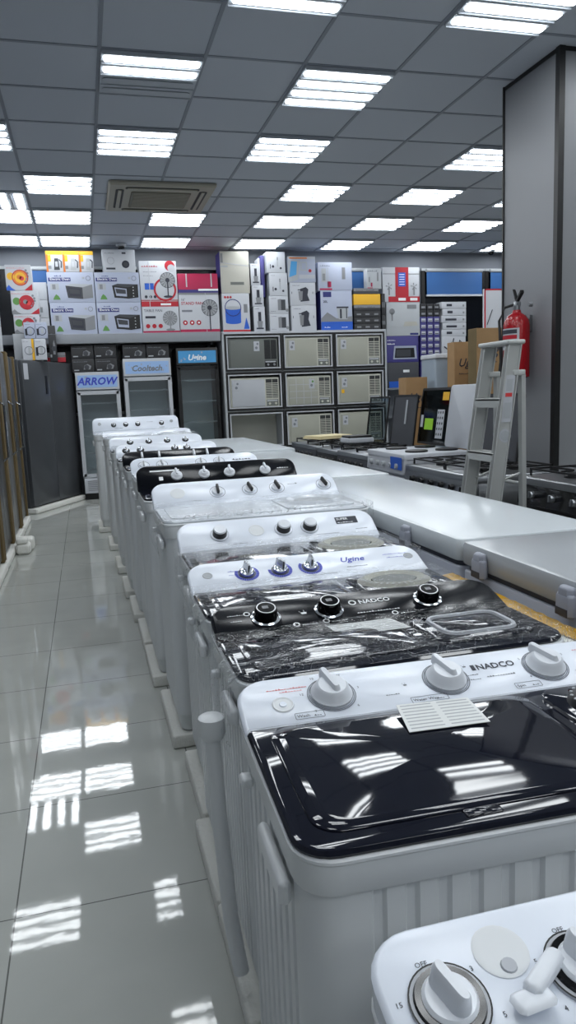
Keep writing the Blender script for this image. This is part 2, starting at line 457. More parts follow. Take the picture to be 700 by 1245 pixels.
# dome cameras
for (x, y, l) in ((.72, 11.7, 'small dome security camera on the ceiling above the white oven carton'), (6.9, 11.75, 'small dome security camera on the ceiling above the blue blinds')):
    g = G(); g.M = T(x, y, 0); g.lathe([(.075, CZ-.006), (.075, CZ-.03), (.06, CZ-.045)], 'box_white', n=16)
    r = g.obj('security_camera', label=l, cat='camera')
    h = G(); h.M = T(x, y, 0); h.lathe([(.05, CZ-.046), (.045, CZ-.075), (.025, CZ-.095), (.005, CZ-.1)], 'black_gloss', n=16); h.obj('dome', r)
# ------------------------------------------------------------------ washing machines
def panel_frame(W, D, zt, ph, pd):
    """local frame on the sloped control panel; u along the width, v up the slope"""
    a = math.atan2(ph, pd)
    return frame((0, D-pd, zt-ph), (1, 0, 0), (0, math.cos(a), math.sin(a))), math.hypot(ph, pd)
KN = {}
def knob_src(kind):
    """each knob as (list of (name, G))"""
    if kind in KN: return KN[kind]
    g = G(); sub = []
    if kind == 'grip':       # white disc with an offset ridge
        g.lathe([(.043, 0), (.043, .006), (.037, .012), (.034, .022), (.028, .028), (.0, .0285)], 'white_plastic', n=32, cap1=False)
        g.loft([[(x*1.0, y*1.0, .02) for x, y in rrect(-.009, -.03, .009, .044, .008, 3)], [(x*.8, y, .034) for x, y in rrect(-.009, -.022, .009, .046, .008, 3)],
                [(x*.6, y*.95, .038) for x, y in rrect(-.009, -.02, .009, .045, .008, 3)]], 'white_plastic')
        h = G(); h.ringflat(circ(0, 0, .050, 32), .002, .0012, 'ink_grey'); h.ringflat(circ(0, 0, .0465, 32), .0015, .0012, 'ink_grey'); h.ringflat(circ(0, 0, .044, 32), .0016, .0125, 'ink_grey', M=T(0, 0, -.006)); sub.append(('dial_ring', h))
    elif kind == 'biggrip':
        g.lathe([(.0315, 0), (.0315, .01), (.028, .014), (.0, .0145)], 'white_plastic', n=36, cap1=False)
        g.loft([[(x, y, .012) for x, y in rrect(-.013, -.027, .013, .029, .012, 4)], [(x*.75-.001, y*.98, .034) for x, y in rrect(-.012, -.027, .012, .029, .011, 4)],
                [(x*.45-.001, y*.9, .04) for x, y in rrect(-.012, -.027, .012, .029, .011, 4)]], 'white_plastic')
        h = G(); h.lathe([(.046, .0), (.046, .004), (.040, .005)], 'box_white', n=36); h.lathe([(.0405, .0052), (.039, .009), (.033, .009)], 'black_gloss', n=36)
        h.ringflat(circ(0, 0, .0462, 36), .002, .0045, 'black'); sub.append(('dial_ring', h))
    elif kind == 'blackcyl':  # black cylinder with a chrome ring on top
        g.lathe([(.030, 0), (.029, .028), (.0275, .034), (.0, .034)], 'black_gloss', n=28, cap1=False)
        h = G(); h.lathe([(.038, .0), (.0385, .006), (.033, .008), (.031, .004)], 'chrome', n=28); sub.append(('base_ring', h))
        h = G(); h.ringflat(circ(0, 0, .025, 28), .003, .0346, 'ink_white'); h.rect(-.01, -.004, .006, .008, .0346, 'box_grey'); sub.append(('top_ring', h))
    elif kind == 'whitetop':  # black sides, white face
        g.lathe([(.027, 0), (.026, .026), (.024, .028)], 'black', n=28)
        h = G(); h.lathe([(.025, .028), (.022, .033), (.0, .034)], 'white_plastic', n=28, cap1=False); sub.append(('face', h))
        h = G(); h.lathe([(.035, 0), (.035, .003), (.028, .004)], 'panel_white', n=28); h.ringflat(circ(0, 0, .035, 28), .0012, .0035, 'ink_grey'); sub.append(('dial_ring', h))
    elif kind == 'chromefin':
        g.lathe([(.024, 0), (.023, .012), (.016, .016)], 'chrome', n=24)
        g.loft([[(x, y, .01) for x, y in rrect(-.01, -.022, .01, .022, .008, 3)], [(x*.4, y*.8, .042) for x, y in rrect(-.01, -.022, .01, .022, .008, 3)]], 'chrome')
        h = G()
        for k in range(22):
            a = PI*(.78+1.44*k/22); p = [(r*math.cos(t), r*math.sin(t)) for r, t in ((.029, a), (.039, a), (.039, a+.16), (.029, a+.16))]; h.flat(p, .001, 'ink_blue')
        h.ringflat(circ(0, 0, .028, 24), .003, .0012, 'black'); sub.append(('dial_ring', h))
    elif kind == 'blackslot':  # white disc with black ridge
        g.lathe([(.026, 0), (.025, .01), (.0, .011)], 'white_plastic', n=24, cap1=False)
        h = G(); h.box(-.0055, -.024, .01, .0055, .026, .03, 'black', b=.002); sub.append(('ridge', h))
        h = G(); h.ringflat(circ(0, 0, .037, 28), .0018, .001, 'ink'); sub.append(('dial_ring', h))
    elif kind == 'whitefin':   # white on a black panel
        g.lathe([(.032, 0), (.031, .01), (.022, .014), (.014, .024), (.0, .025)], 'white_plastic', n=24, cap1=False)
        g.box(-.006, -.008, .015, .006, .034, .034, 'white_plastic', b=.003)
    elif kind == 'ringstick':
        g.lathe([(.024, 0), (.024, .01), (.0, .011)], 'white_plastic', n=24, cap1=False); g.box(-.004, -.02, .01, .004, .022, .022, 'box_lightgrey', b=.001)
        h = G(); h.ringflat(circ(0, 0, .036, 28), .0022, .001, 'ink'); sub.append(('dial_ring', h))
    elif kind == 'stick':
        g.box(-.007, -.03, 0, .007, .03, .03, 'white_plastic', b=.003)
    elif kind == 'chromedome':
        g.lathe([(.02, 0), (.019, .014), (.012, .02), (.0, .022)], 'chrome', n=20, cap1=False); g.box(-.004, -.018, .01, .004, .018, .03, 'steel', b=.002)
        h = G(); h.lathe([(.03, .0), (.029, .004), (.02, .005)], 'black', n=20); sub.append(('dial_ring', h))
    KN[kind] = (g, sub); return KN[kind]
KO = {}
def put_knob(parent, kind, mw):
    if kind not in KO:
        g, sub = knob_src(kind); k = g.obj('knob', parent, mw=mw)
        for n, h in sub: h.obj(n, k)
        KO[kind] = k; return k
    k = inst(KO[kind], parent, mw)
    for ch in KO[kind].children:
        c = ch.copy(); COL.objects.link(c); c.parent = k
    return k

def fluted(x0, y0, x1, y1, r, pitch, gap, depth):
    """body outline with recessed vertical flutes on the front and both sides"""
    o = []
    def run(ax, ay, bx, by, nx, ny):
        L = math.hypot(bx-ax, by-ay); n = int(L/pitch); s = (L-n*pitch)/2; ux, uy = (bx-ax)/L, (by-ay)/L; p = [(ax, ay)]
        for k in range(n):
            t0 = s+k*pitch+(pitch-gap)/2; t1 = t0+gap; e = gap*.22
            for t, d in ((t0, 0), (t0+e, depth), (t1-e, depth), (t1, 0)): p.append((ax+ux*t+nx*d, ay+uy*t+ny*d))
        p.append((bx, by)); return p
    def arc(cx, cy, a): return [(cx+r*math.cos(a+i/5*PI/2), cy+r*math.sin(a+i/5*PI/2)) for i in range(1, 5)]
    o += run(x0+r, y0, x1-r, y0, 0, 1); o += arc(x1-r, y0+r, 1.5*PI)
    o += run(x1, y0+r, x1, y1-r, -1, 0); o += arc(x1-r, y1-r, 0)
    o += [(x1-r, y1), (x0+r, y1)]; o += arc(x0+r, y1-r, PI/2)
    o += run(x0, y1-r, x0, y0+r, 1, 0); o += arc(x0+r, y0+r, PI)
    return o

def film_sheet(name, parent, W, D, zt, ph, pd, seed, cover_panel, sag=.12, lift=.024, x0=-.02, x1=None, front=.004):
    """crumpled film lying over the lid and hanging a little down the sides"""
    x1 = W+.004 if x1 is None else x1; nx, ny = 64, 44; vs = []; zl = zt-ph
    for j in range(ny+1):
        for i in range(nx+1):
            u = -.12+1.24*i/nx; v = -.12+1.12*j/ny
            x = x0+(x1-x0)*min(max(u, 0), 1); y = front+((D if cover_panel else D-pd)+.004-front)*min(max(v, 0), 1)
            dr = max(0, -u, u-1)/.12*sag+max(0, -v)/.12*.03
            z = zl+lift
            if cover_panel and y > D-pd: z += ph*(y-(D-pd))/pd
            nz = noise.noise(Vector((x*9, y*15, seed)))*.007+noise.noise(Vector((x*30, y*44, seed+5)))*.003
            nn = noise.noise(Vector((x*14, z*10+dr*22, seed+2)))*.012
            edge = .006 if dr > 0 else 0
            vs.append((x+(-1 if u < .5 else 1)*(edge+abs(nn) if dr else 0), y, z-dr+(abs(nz) if not dr else 0)))
    fs = [(j*(nx+1)+i, j*(nx+1)+i+1, (j+1)*(nx+1)+i+1, (j+1)*(nx+1)+i) for j in range(ny) for i in range(nx)]
    g = G(); g.add(vs, fs, 'film'); return g.obj(name, parent, smooth=180)

def washer(loc, rz, W, D, zt, ph, pd, panel, lid, knobs, label, wrap=None, body='tub_white', side_pitch=.034, spin='ring', marks=None, window=None, foam=True, lid_parts=True, hose=False, r=.05):
    root = empty('washing_machine', loc, rz); tag(root, label, 'washing machine', 'washing machines in the long row')
    zl = zt-ph; fz = .06 if foam else 0
    if foam:
        g = G(); g.box(-.022, .0, 0, W+.0, D+.004, fz, 'foam', b=.008); g.obj('foam_base', root)
    g = G(); o = rrect(.012, .012, W-.012, D-.01, r, 5)
    g.prism(inset(o, .01), fz, fz+.09, 'tub_side', cb=.01)
    g.obj('base', root)
    g = G(); g.prism(fluted(.008, .008, W-.008, D-.012, r, side_pitch, side_pitch*.45, .007), fz+.08, zl-.055, body); g.obj('cabinet', root)
    o = rrect(0, 0, W, D-.004, r, 6)
    g = G(); g.loft([[(x, y, zl-.068) for x, y in inset(o, .004)], [(x, y, zl-.062) for x, y in o], [(x, y, zl-.02) for x, y in o], [(x, y, zl-.016) for x, y in inset(o, -.003)],
                     [(x, y, zl-.012) for x, y in inset(o, -.003)], [(x, y, zl-.009) for x, y in o]], 'tub_white')
    g.obj('top_frame', root)
    # drain handle recess moulded on the left side
    g = G(); g.box(-.016, D*.14, zl-.125, .004, D*.46, zl-.085, 'tub_white', b=.007); g.obj('side_handle', root)
    g = G(); g.box(-.018, D*.7, zl-.1, .004, D*.76, zl-.08, 'tub_white', b=.004); g.obj('clip', root)
    # lids
    lm = {'black': 'lid_black', 'smoke': 'lid_smoke', 'white': 'lid_white'}[lid]
    xs = W*.585; yb = D-pd-.002
    g = G()
    o = rrect(.003, .004, W-.003, yb, .05, 6, rs=(.055, .055, .008, .008))
    g.loft([[(x, y, zl-.012) for x, y in o], [(x, y, zl-.004) for x, y in inset(o, -.004)], [(x, y, zl+.002) for x, y in o], [(x, y, zl+.004) for x, y in inset(o, .006)]], lm)
    g.obj('lid_frame', root)
    g = G(); o = rrect(.035, .04, xs-.012, yb-.012, .045, 6)
    g.dome(o, zl+.008, .012 if lid == 'black' else .006, lm)
    g.box(xs*.5-.03, .022, zl+.002, xs*.5+.03, .042, zl+.007, lm, b=.003)
    g.obj('wash_lid', root)
    g = G(); o = rrect(xs+.012, .05, W-.045, yb-.012, .045, 6); cx, cy = (xs+.012+W-.045)/2, (.05+yb-.012)/2
    g.loft([[(x, y, zl+.003) for x, y in o], [(x, y, zl+.009) for x, y in inset(o, .003)], [(x, y, zl+.012) for x, y in inset(o, .01)]], lm)
    sl = g.obj('spin_lid', root)
    if spin == 'ring':       # frosted ring of the spin tub showing in the lid
        g = G(); ry = (yb-.06)/2*.82; rx = min((W-.06-xs)/2*.93, ry*1.25)
        oo = circ(cx, cy, rx, 40, ry); i1 = circ(cx, cy, rx*.8, 40, ry*.78); i2 = circ(cx, cy, rx*.62, 40, ry*.58)
        g.loft([[(x, y, zl+.012) for x, y in oo], [(x, y, zl+.024) for x, y in i1], [(x, y, zl+.015) for x, y in i2]], 'cream_panel' if lid != 'white' else 'lid_white', cap0=False, cap1=False)
        for k in range(36):
            a = 2*PI*k/36; p = [(cx+rx*f*math.cos(a+d), cy+ry*f*math.sin(a+d)) for f, d in ((.84, -.03), (.97, -.03), (.97, .03), (.84, .03))]; g.flat(p, zl+.0235, 'box_white')
        g.obj('tub_ring', sl)
        g = G(); g.flat(circ(cx, cy, rx*.6, 32, ry*.56), zl+.0165, 'cream_dark' if lid != 'white' else 'box_lightgrey'); g.obj('tub_opening', sl)
    elif spin == 'window':
        g = G(); o = rrect(cx-.1, cy-.075, cx+.1, cy+.075, .04, 6); g.loft([[(x, y, zl+.012) for x, y in o], [(x, y, zl+.018) for x, y in inset(o, .003)], [(x, y, zl+.018) for x, y in inset(o, .011)], [(x, y, zl+.0125) for x, y in inset(o, .014)]], 'box_white', cap0=False, cap1=False)
        g.obj('window_rim', sl)
    elif spin == 'dome':
        g = G(); px, py = W*.685, yb-.11
        g.lathe([(.06, .012), (.058, .02), (.045, .032), (.02, .038), (0, .039)], 'black', T(px, py, zl), n=32, cap1=False)
        for k in range(18):
            for q, (rr, zz) in enumerate(((.052, .0265), (.037, .0352))):
                a = 2*PI*(k+.5*q)/18; g.lathe([(.0042, 0), (.0035, .0015)], 'box_lightgrey', T(px+rr*math.cos(a), py+rr*math.sin(a), zl+zz), n=6)
        g.obj('spin_cap', sl)
    # control panel
    F, H = panel_frame(W, D, zt, ph, pd)
    pm = 'panel_black' if panel == 'black' else 'panel_white'
    g = G(); rr = min(.06, H*.42); o = rrect(0, 0, W, H, 0, 6, rs=(.004, .004, rr, rr))
    sa, ca = ph/H, pd/H
    g.loft([[(x, y-sa*(.03+ph*.9*y/H), -ca*(.03+ph*.9*y/H)) for x, y in o], [(x, y, -.008) for x, y in inset(o, -.003)], [(x, y, -.003) for x, y in o], [(x, y, 0) for x, y in inset(o, .005)]], pm, M=F)
    cp = g.obj('control_panel', root)
    if marks:
        g = G(); g.M = F; marks(g, W, H, .0008); g.obj('printed_marks', cp)
    for fx, kind, ang in knobs: put_knob(root, kind, F @ T(fx*W, H*.5, 0) @ RZ(ang))
    if wrap: wrap(root, W, D, zt, ph, pd)
    if hose:
        g = G(); g.tube([(-.05, D*.3, zl-.13), (-.05, D*.3, zl-.2), (-.045, D*.3, .5), (-.035, D*.25, .25), (-.02, D*.2, .12)], .018, 'tub_white', n=12)
        g.lathe([(.024, 0), (.03, .01), (.03, .05), (.022, .055)], 'tub_white', T(-.05, D*.3, zl-.17), n=14); g.obj('drain_hose', root)
    return root

def ticks(g, cx, cy, r, z, m='ink', n=6, s=.012, a0=-.7, a1=3.84, txt=None):
    n = len(txt) if txt else n
    for k in range(n):
        a = a0+(a1-a0)*k/(n-1); t = (txt[k] if txt else '|')
        g.text(t, s, m, T(cx+r*math.cos(a), cy+r*math.sin(a)-s*.35, z), cx=True)
def squig(g, x, y, w, z, m, s=.008):
    """a short line of small cursive print"""
    n = int(w/s); 
    for k in range(n):
        h = s*(.35+.5*rnd.random()); g.rect(x+k*s, y, x+k*s+s*.8, y+h*.5, z, m)
        if rnd.random() < .5: g.rect(x+k*s+s*.3, y+h*.5, x+k*s+s*.5, y+h, z, m)
def kettle_mark(g, x, y, z, m, s=.012):
    g.flat([(x-s, y), (x+s, y), (x+s*.8, y-s), (x-s*.8, y-s)], z, m); g.tube([(x-s, y+.002, z), (x-s*1.4, y+s*.7, z)], s*.12, m, n=4); g.tube([(x+s*.3, y+.002, z), (x+s*.3, y+s, z)], s*.12, m, n=4)

def m1_marks(g, W, H, z):
    g.text('NADCO', .024, 'ink', T(.525*W, H*.60, z), bold=.02); g.rect(.513*W, H*.60, .513*W+.009, H*.60+.017, z, 'ink')
    squig(g, .535*W, H*.42, .07, z, 'ink', .006)
    for fx, s in ((.105, 'Wash'), (.35, 'Water Way'), (.585, 'Spin')):
        x = fx*W; w = .055 if s != 'Water Way' else .075
        g.ringflat(rrect(x-.004, H*.09, x+w, H*.09+.018, .002, 1), .0012, z, 'ink_grey'); g.text(s, .011, 'ink', T(x, H*.09+.005, z)); squig(g, x+w*.62, H*.09+.005, w*.32, z, 'ink', .005)
    g.lathe([(.022, 0), (.02, .0015), (.014, -.001), (.0, -.001)], 'tub_white', T(.085*W, H*.42, z), n=24, cap1=False); g.lathe([(.008, .0), (.007, .002)], 'panel_white', T(.085*W, H*.42, z), n=12)
    squig(g, .06*W, H*.72, .085, z, 'ink_red', .006); squig(g, .085*W, H*.66, .05, z, 'ink_red', .006)
    squig(g, .77*W, H*.76, .05, z, 'ink_red', .006)
    ticks(g, .19*W, H*.5, .06, z, txt=['6', '3', 'OFF', '15', '12', '9'], a0=-.75, a1=3.9, s=.009)
    ticks(g, .685*W, H*.5, .06, z, txt=['3', '2', 'OFF', '5', '4'], a0=-.5, a1=3.6, s=.009)
    kettle_mark(g, .35*W, H*.5, z, 'ink_grey', .004); kettle_mark(g, .50*W, H*.72, z, 'ink_grey', .004); squig(g, .485*W, H*.5, .035, z, 'ink', .005); squig(g, .49*W, H*.4, .03, z, 'ink', .005); squig(g, .30*W, H*.32, .03, z, 'ink', .005)
def m2_marks(g, W, H, z):
    g.text('NADCO', .024, 'ink_white', T(.5*W, H*.6, z), bold=.02); g.ringflat(circ(.478*W, H*.6+.009, .011, 16), .004, z, 'ink_white')
    squig(g, .475*W, H*.34, .12, z, 'ink_white', .008)
    for fx in (.115, .26, .36, .60): g.ringflat(circ(fx*W, H*(.68 if fx < .2 else .24), .009, 14), .003, z, 'ink_white'); squig(g, fx*W+.014, H*.2 if fx > .2 else H*.6, .045, z, 'ink_white', .006)
    squig(g, .05*W, H*.66, .05, z, 'ink_white', .006); squig(g, .055*W, H*.5, .035, z, 'ink_white', .006); kettle_mark(g, .30*W, H*.55, z, 'ink_white', .008)
def m3_marks(g, W, H, z):
    g.text('Ugine', .036, 'ink_blue', T(.64*W, H*.55, z), bold=.012, shear=.3); squig(g, .66*W, H*.36, .07, z, 'ink', .007)
    squig(g, .16*W, H*.6, .07, z, 'ink_blue', .007); squig(g, .16*W, H*.48, .07, z, 'ink_blue', .007); squig(g, .84*W, H*.66, .09, z, 'ink_blue', .007); squig(g, .85*W, H*.54, .08, z, 'ink_blue', .007)
    for fx in (.075, .95): g.lathe([(.016, 0), (.014, .001), (.009, -.001), (0, -.001)], 'box_lightgrey', T(fx*W, H*.55, z), n=18, cap1=False)
    squig(g, .2*W, H*.14, .05, z, 'ink', .005); squig(g, .33*W, H*.14, .09, z, 'ink', .005); squig(g, .5*W, H*.2, .08, z, 'ink', .005)
def m4_marks(g, W, H, z):
    g.rect(.80*W, H*.52, .80*W+.09, H*.52+.038, z, 'ink'); g.text('SUPER', .017, 'ink_white', T(.80*W+.005, H*.52+.021, z+.0004), bold=.02); squig(g, .80*W+.006, H*.52+.005, .075, z+.0004, 'ink_white', .011)
    g.lathe([(.03, 0), (.028, .001), (.02, -.001), (0, -.001)], 'tub_white', T(.385*W, H*.55, z), n=24, cap1=False)
    squig(g, .68*W, H*.22, .09, z, 'ink_grey', .006); squig(g, .89*W, H*.3, .05, z, 'ink', .006); squig(g, .25*W, H*.15, .06, z, 'ink_grey', .006)
def m5_marks(g, W, H, z):
    g.lathe([(.034, 0), (.031, .001), (.022, -.001), (0, -.001)], 'tub_white', T(.13*W, H*.55, z), n=24, cap1=False); squig(g, .73*W, H*.6, .05, z, 'ink_grey', .012); squig(g, .2*W, H*.2, .04, z, 'ink_grey', .01)
def m6_marks(g, W, H, z):
    squig(g, .88*W, H*.55, .08, z, 'ink_white', .014); g.rect(.08*W, H*.72, .26*W, H*.78, z, 'ink_white'); g.rect(.13*W, H*.35, .155*W, H*.5, z, 'ink_white'); g.rect(.5*W, H*.1, .68*W, H*.16, z, 'ink_white')
def m7_marks(g, W, H, z): squig(g, .80*W, H*.5, .13, z, 'ink', .02)
def m10_marks(g, W, H, z):
    for fx in (.08, .92): g.lathe([(.02, 0), (.018, .002)], 'box_lightgrey', T(fx*W, H*.6, z), n=12)
    squig(g, .63*W, H*.6, .08, z, 'ink_grey', .012); squig(g, .77*W, H*.2, .06, z, 'ink', .012); squig(g, .25*W, H*.25, .1, z, 'ink_grey', .012)

def wrap_full(seed, **k):
    return lambda root, W, D, zt, ph, pd: film_sheet('plastic_wrap', root, W, D, zt, ph, pd, seed, True, **k)
def wrap_lid(seed, **k):
    return lambda root, W, D, zt, ph, pd: film_sheet('plastic_wrap', root, W, D, zt, ph, pd, seed, False, **k)

def lid_paper(root, pts, z, lines, label):
    g = G(); g.add([(x, y, z) for x, y in pts]+[(x, y, z+.0012) for x, y in pts], [(4, 5, 6, 7), (0, 1, 5, 4), (1, 2, 6, 5), (2, 3, 7, 6), (3, 0, 4, 7)], 'paper')
    (ax, ay), (bx, by), (cx, cy), (dx, dy) = pts
    for k in range(lines):
        v = (k+.7)/(lines+.5)
        for u0, u1 in ((.04, .46), (.54, .96)):
            q = []
            for u, w in ((u0, v), (u1, v), (u1, v+.035), (u0, v+.035)):
                q.append((ax*(1-u)*(1-w)+bx*u*(1-w)+cx*u*w+dx*(1-u)*w, ay*(1-u)*(1-w)+by*u*(1-w)+cy*u*w+dy*(1-u)*w, z+.0014))
            g.add(q, [(0, 1, 2, 3)], 'box_lightgrey')
    return g.obj('instruction_sheet', root, label=label)

# M = (x left, y back of panel, width, depth, panel top height, rise, panel depth)
w1 = washer((.232, .882, 0), -.035, .98, .54, .865, .045, .135, 'white', 'black', [(.19, 'grip', .25), (.444, 'grip', .35), (.68, 'grip', .5)],
    'white twin-tub washing machine with glossy black lid, unwrapped, nearest whole one', marks=m1_marks, spin='dome', side_pitch=.05, r=.06)
lid_paper(w1, ((.27, .27), (.425, .265), (.435, .375), (.29, .385)), .8405, 8, 'white printed instruction sheet')
w2 = washer((.27, 1.44, 0), 0, .79, .415, .905, .05, .15, 'black', 'black', [(.17, 'blackcyl', 0), (.385, 'blackcyl', 0), (.74, 'blackcyl', 0)],
    'white twin-tub washer with black control panel under crinkled film, second in the row', marks=m2_marks, spin='window', wrap=wrap_lid(3, sag=.2), hose=True)
lid_paper(w2, ((.28, .17), (.46, .17), (.44, .255), (.27, .255)), .868, 6, 'white paper sheet under the film')
w3 = washer((.27, 1.865, 0), 0, .77, .425, .925, .06, .14, 'white', 'black', [(.235, 'chromefin', .2), (.375, 'chromefin', .5), (.505, 'chromefin', 0)],
    'white twin-tub washer with blue-ringed chrome knobs, third in the row', marks=m3_marks, wrap=wrap_lid(11))
w4 = washer((.30, 2.315, 0), 0, .78, .475, .975, .09, .13, 'white', 'smoke', [(.2, 'whitetop', 0), (.52, 'whitetop', 0), (.655, 'whitetop', 0)],
    'white twin-tub washer with three white-faced black knobs, fourth in the row', marks=m4_marks, wrap=wrap_lid(17))
w5 = washer((.27, 2.93, 0), 0, .88, .53, 1.06, .1, .13, 'white', 'white', [(.34, 'blackslot', 0), (.515, 'blackslot', .25), (.665, 'blackslot', .25), (.93, 'blackslot', .3)],
    'all-white twin-tub washer with four white knobs with black ridges', marks=m5_marks, wrap=wrap_lid(23, sag=.16))
w6 = washer((.25, 3.64, 0), 0, .90, .53, 1.085, .12, .12, 'black', 'black', [(.24, 'whitefin', .1), (.41, 'whitefin', 0), (.57, 'whitefin', 0), (.80, 'whitefin', .2)],
    'twin-tub washer with black control panel and four round white knobs', marks=m6_marks)
w7 = washer((.25, 4.22, 0), 0, .8, .5, 1.09, .085, .12, 'white', 'white', [(.1, 'ringstick', 0), (.24, 'ringstick', .2), (.545, 'ringstick', 0), (.69, 'ringstick', -.1)],
    'white twin-tub washer with thin dark rings around its four white knobs', marks=m7_marks)
w8 = washer((.23, 4.82, 0), 0, .79, .5, 1.095, .085, .12, 'black', 'black', [(.17, 'stick', 0), (.32, 'stick', 0), (.63, 'stick', 0), (.75, 'stick', 0)],
    'twin-tub washer with black control panel and four upright white pointer knobs')
w9 = washer((.21, 5.46, 0), 0, .79, .5, 1.11, .09, .12, 'white', 'smoke', [(.1, 'chromedome', 0), (.24, 'chromedome', 0), (.58, 'chromedome', 0), (.70, 'chromedome', 0)],
    'white twin-tub washer with dark-based chrome knobs, fourth from the far end of the row')
w10 = washer((.19, 6.3, 0), 0, .82, .5, 1.135, .1, .12, 'white', 'smoke', [(.22, 'chromedome', 0), (.42, 'chromedome', 0), (.62, 'chromedome', 0), (.82, 'chromedome', 0)],
    'white washer just in front of the last one, lid frame greyish', wrap=wrap_lid(29))
w11 = washer((.16, 7.35, 0), 0, .9, .55, 1.15, .05, .13, 'white', 'white', [],
    'plain white washer mostly hidden, second from the far end of the row', wrap=wrap_lid(31))
w12 = washer((.08, 8.45, 0), 0, 1.0, .6, 1.265, .17, .09, 'white', 'white', [(.24, 'chromedome', 0), (.38, 'chromedome', 0), (.52, 'chromedome', 0), (.8, 'chromedome', 0)],
    'last washing machine of the row with tall white back panel by the glass-door coolers', marks=m10_marks, wrap=wrap_lid(37))

# the machine cut off by the lower right corner
def m0_marks(g, W, H, z):
    ticks(g, .125*W, H*.47, .057, z, txt=['5', '3', 'OFF', '15', '12'], a0=-.35, a1=3.9, s=.009)
    ticks(g, .43*W, H*.47, .057, z, txt=['3', '2', 'OFF', '5', '4'], a0=-.5, a1=3.7, s=.009)
    g.lathe([(.034, 0), (.031, .001), (.012, -.002), (.0, -.002)], 'tub_white', T(.28*W, H*.72, z), n=24, cap1=False); g.lathe([(.010, .0), (.009, .003)], 'box_white', T(.28*W, H*.62, z), n=14)
    g.ringflat(rrect(.1*W, H*.06, .1*W+.05, H*.06+.014, .002, 1), .001, z, 'ink'); squig(g, .1*W+.004, H*.06+.004, .04, z, 'ink', .005); squig(g, .095*W, H*.17, .03, z, 'ink', .005)
w0 = washer((.262, .31, 0), -.01, .56, .44, .795, .045, .19, 'white', 'white', [(.125, 'biggrip', .3), (.43, 'biggrip', .3)],
    'white washing machine cut off by the lower right corner of the picture', marks=m0_marks, spin='none')
g = G(); g.box(.0, .0, 0, .075, .022, .02, 'white_plastic', M=T(.16, .31, .775) @ RZ(.6), b=.006); g.box(-.03, -.01, 0, .02, .02, .012, 'white_plastic', M=T(.16, .31, .775) @ RZ(.1), b=.006); g.obj('selector_lever', w0)
# ------------------------------------------------------------------ chest freezers behind the washers
def freezer(loc, L, Wd, Hh, top, label, tall_lid=.075):
    """long side along Y, hinge side towards the washers (-X)"""
    root = empty('chest_freezer', loc); tag(root, label, 'freezer', 'chest freezers in line behind the washers')
    g = G(); g.prism(rrect(0, 0, Wd, L, .03, 4), .08, Hh-tall_lid-.02, 'freezer_body', c=.006); g.prism(rrect(.03, .03, Wd-.03, L-.03, .03, 4), 0, .08, 'gasket')
    g.box(-.004, .05, .25, 0, L-.05, .3, 'freezer_body'); g.obj('body', root)
    g = G(); g.prism(rrect(.012, .012, Wd-.012, L-.012, .03, 4), Hh-tall_lid-.02, Hh-tall_lid, 'gasket'); g.obj('gasket', root)
    g = G(); o = rrect(-.004, -.004, Wd+.008, L+.004, .03, 5)
    i1 = inset(o, .012)
    g.loft([[(x, y, Hh-tall_lid) for x, y in inset(o, .004)], [(x, y, Hh-tall_lid+.006) for x, y in o], [(x, y, Hh-.014) for x, y in o], [(x, y, Hh-.003) for x, y in inset(o, .006)], [(x, y, Hh) for x, y in inset(o, .02)]], top)
    g.obj('lid', root)
    for y in (L*.2, L*.8):
        g = G(); g.box(-.032, y-.035, Hh-.098, -.002, y+.035, Hh-.03, 'hinge_grey', b=.01); g.box(-.034, y-.025, Hh-.09, -.032, y+.025, Hh-.07, 'gasket'); g.box(-.03, y-.028, Hh-.06, .0, y+.028, Hh-.012, 'hinge_grey', b=.01)
        g.obj('hinge', root)
    g = G(); g.box(Wd+.008, L/2-.09, Hh-.055, Wd+.03, L/2+.09, Hh-.02, 'hinge_grey', b=.006); g.obj('handle', root)
    return root
freezer((1.19, 1.47, 0), .74, .60, .935, 'freezer_grey', 'grey-topped chest freezer nearest the viewer at the right edge')
freezer((1.19, 2.23, 0), 2.0, .58, .935, 'freezer_white', 'white chest freezer beside the ladder')
freezer((1.22, 4.26, 0), 2.38, .58, .94, 'freezer_white', 'white chest freezer behind the four-knob white washer, in front of the white cooker')
freezer((1.25, 6.67, 0), 2.3, .62, .955, 'freezer_white', 'farthest white chest freezer, in front of the air conditioner rack')
# foam packing board with golden tape between washers and freezer
g = G(); g.box(1.08, 1.46, 0, 1.156, 2.2, .825, 'foam', b=.004)
r = g.obj('packing_board', label='white foam packing board with golden tape standing between washers and grey freezer', cat='packing board')
vs = []; n = 40
for k in range(n+1):
    y = 1.48+.70*k/n
    for x, z in ((1.1, .826), (1.11, .831), (1.143, .832), (1.153, .826)): vs.append((x+.002*math.sin(k*1.7), y, z+.003*noise.noise(Vector((x*60, y*30, 0)))+.002))
g = G(); g.add(vs, [(4*k+i, 4*k+i+1, 4*k+i+5, 4*k+i+4) for k in range(n) for i in range(3)], 'gold_tape'); g.obj('golden_tape', r)

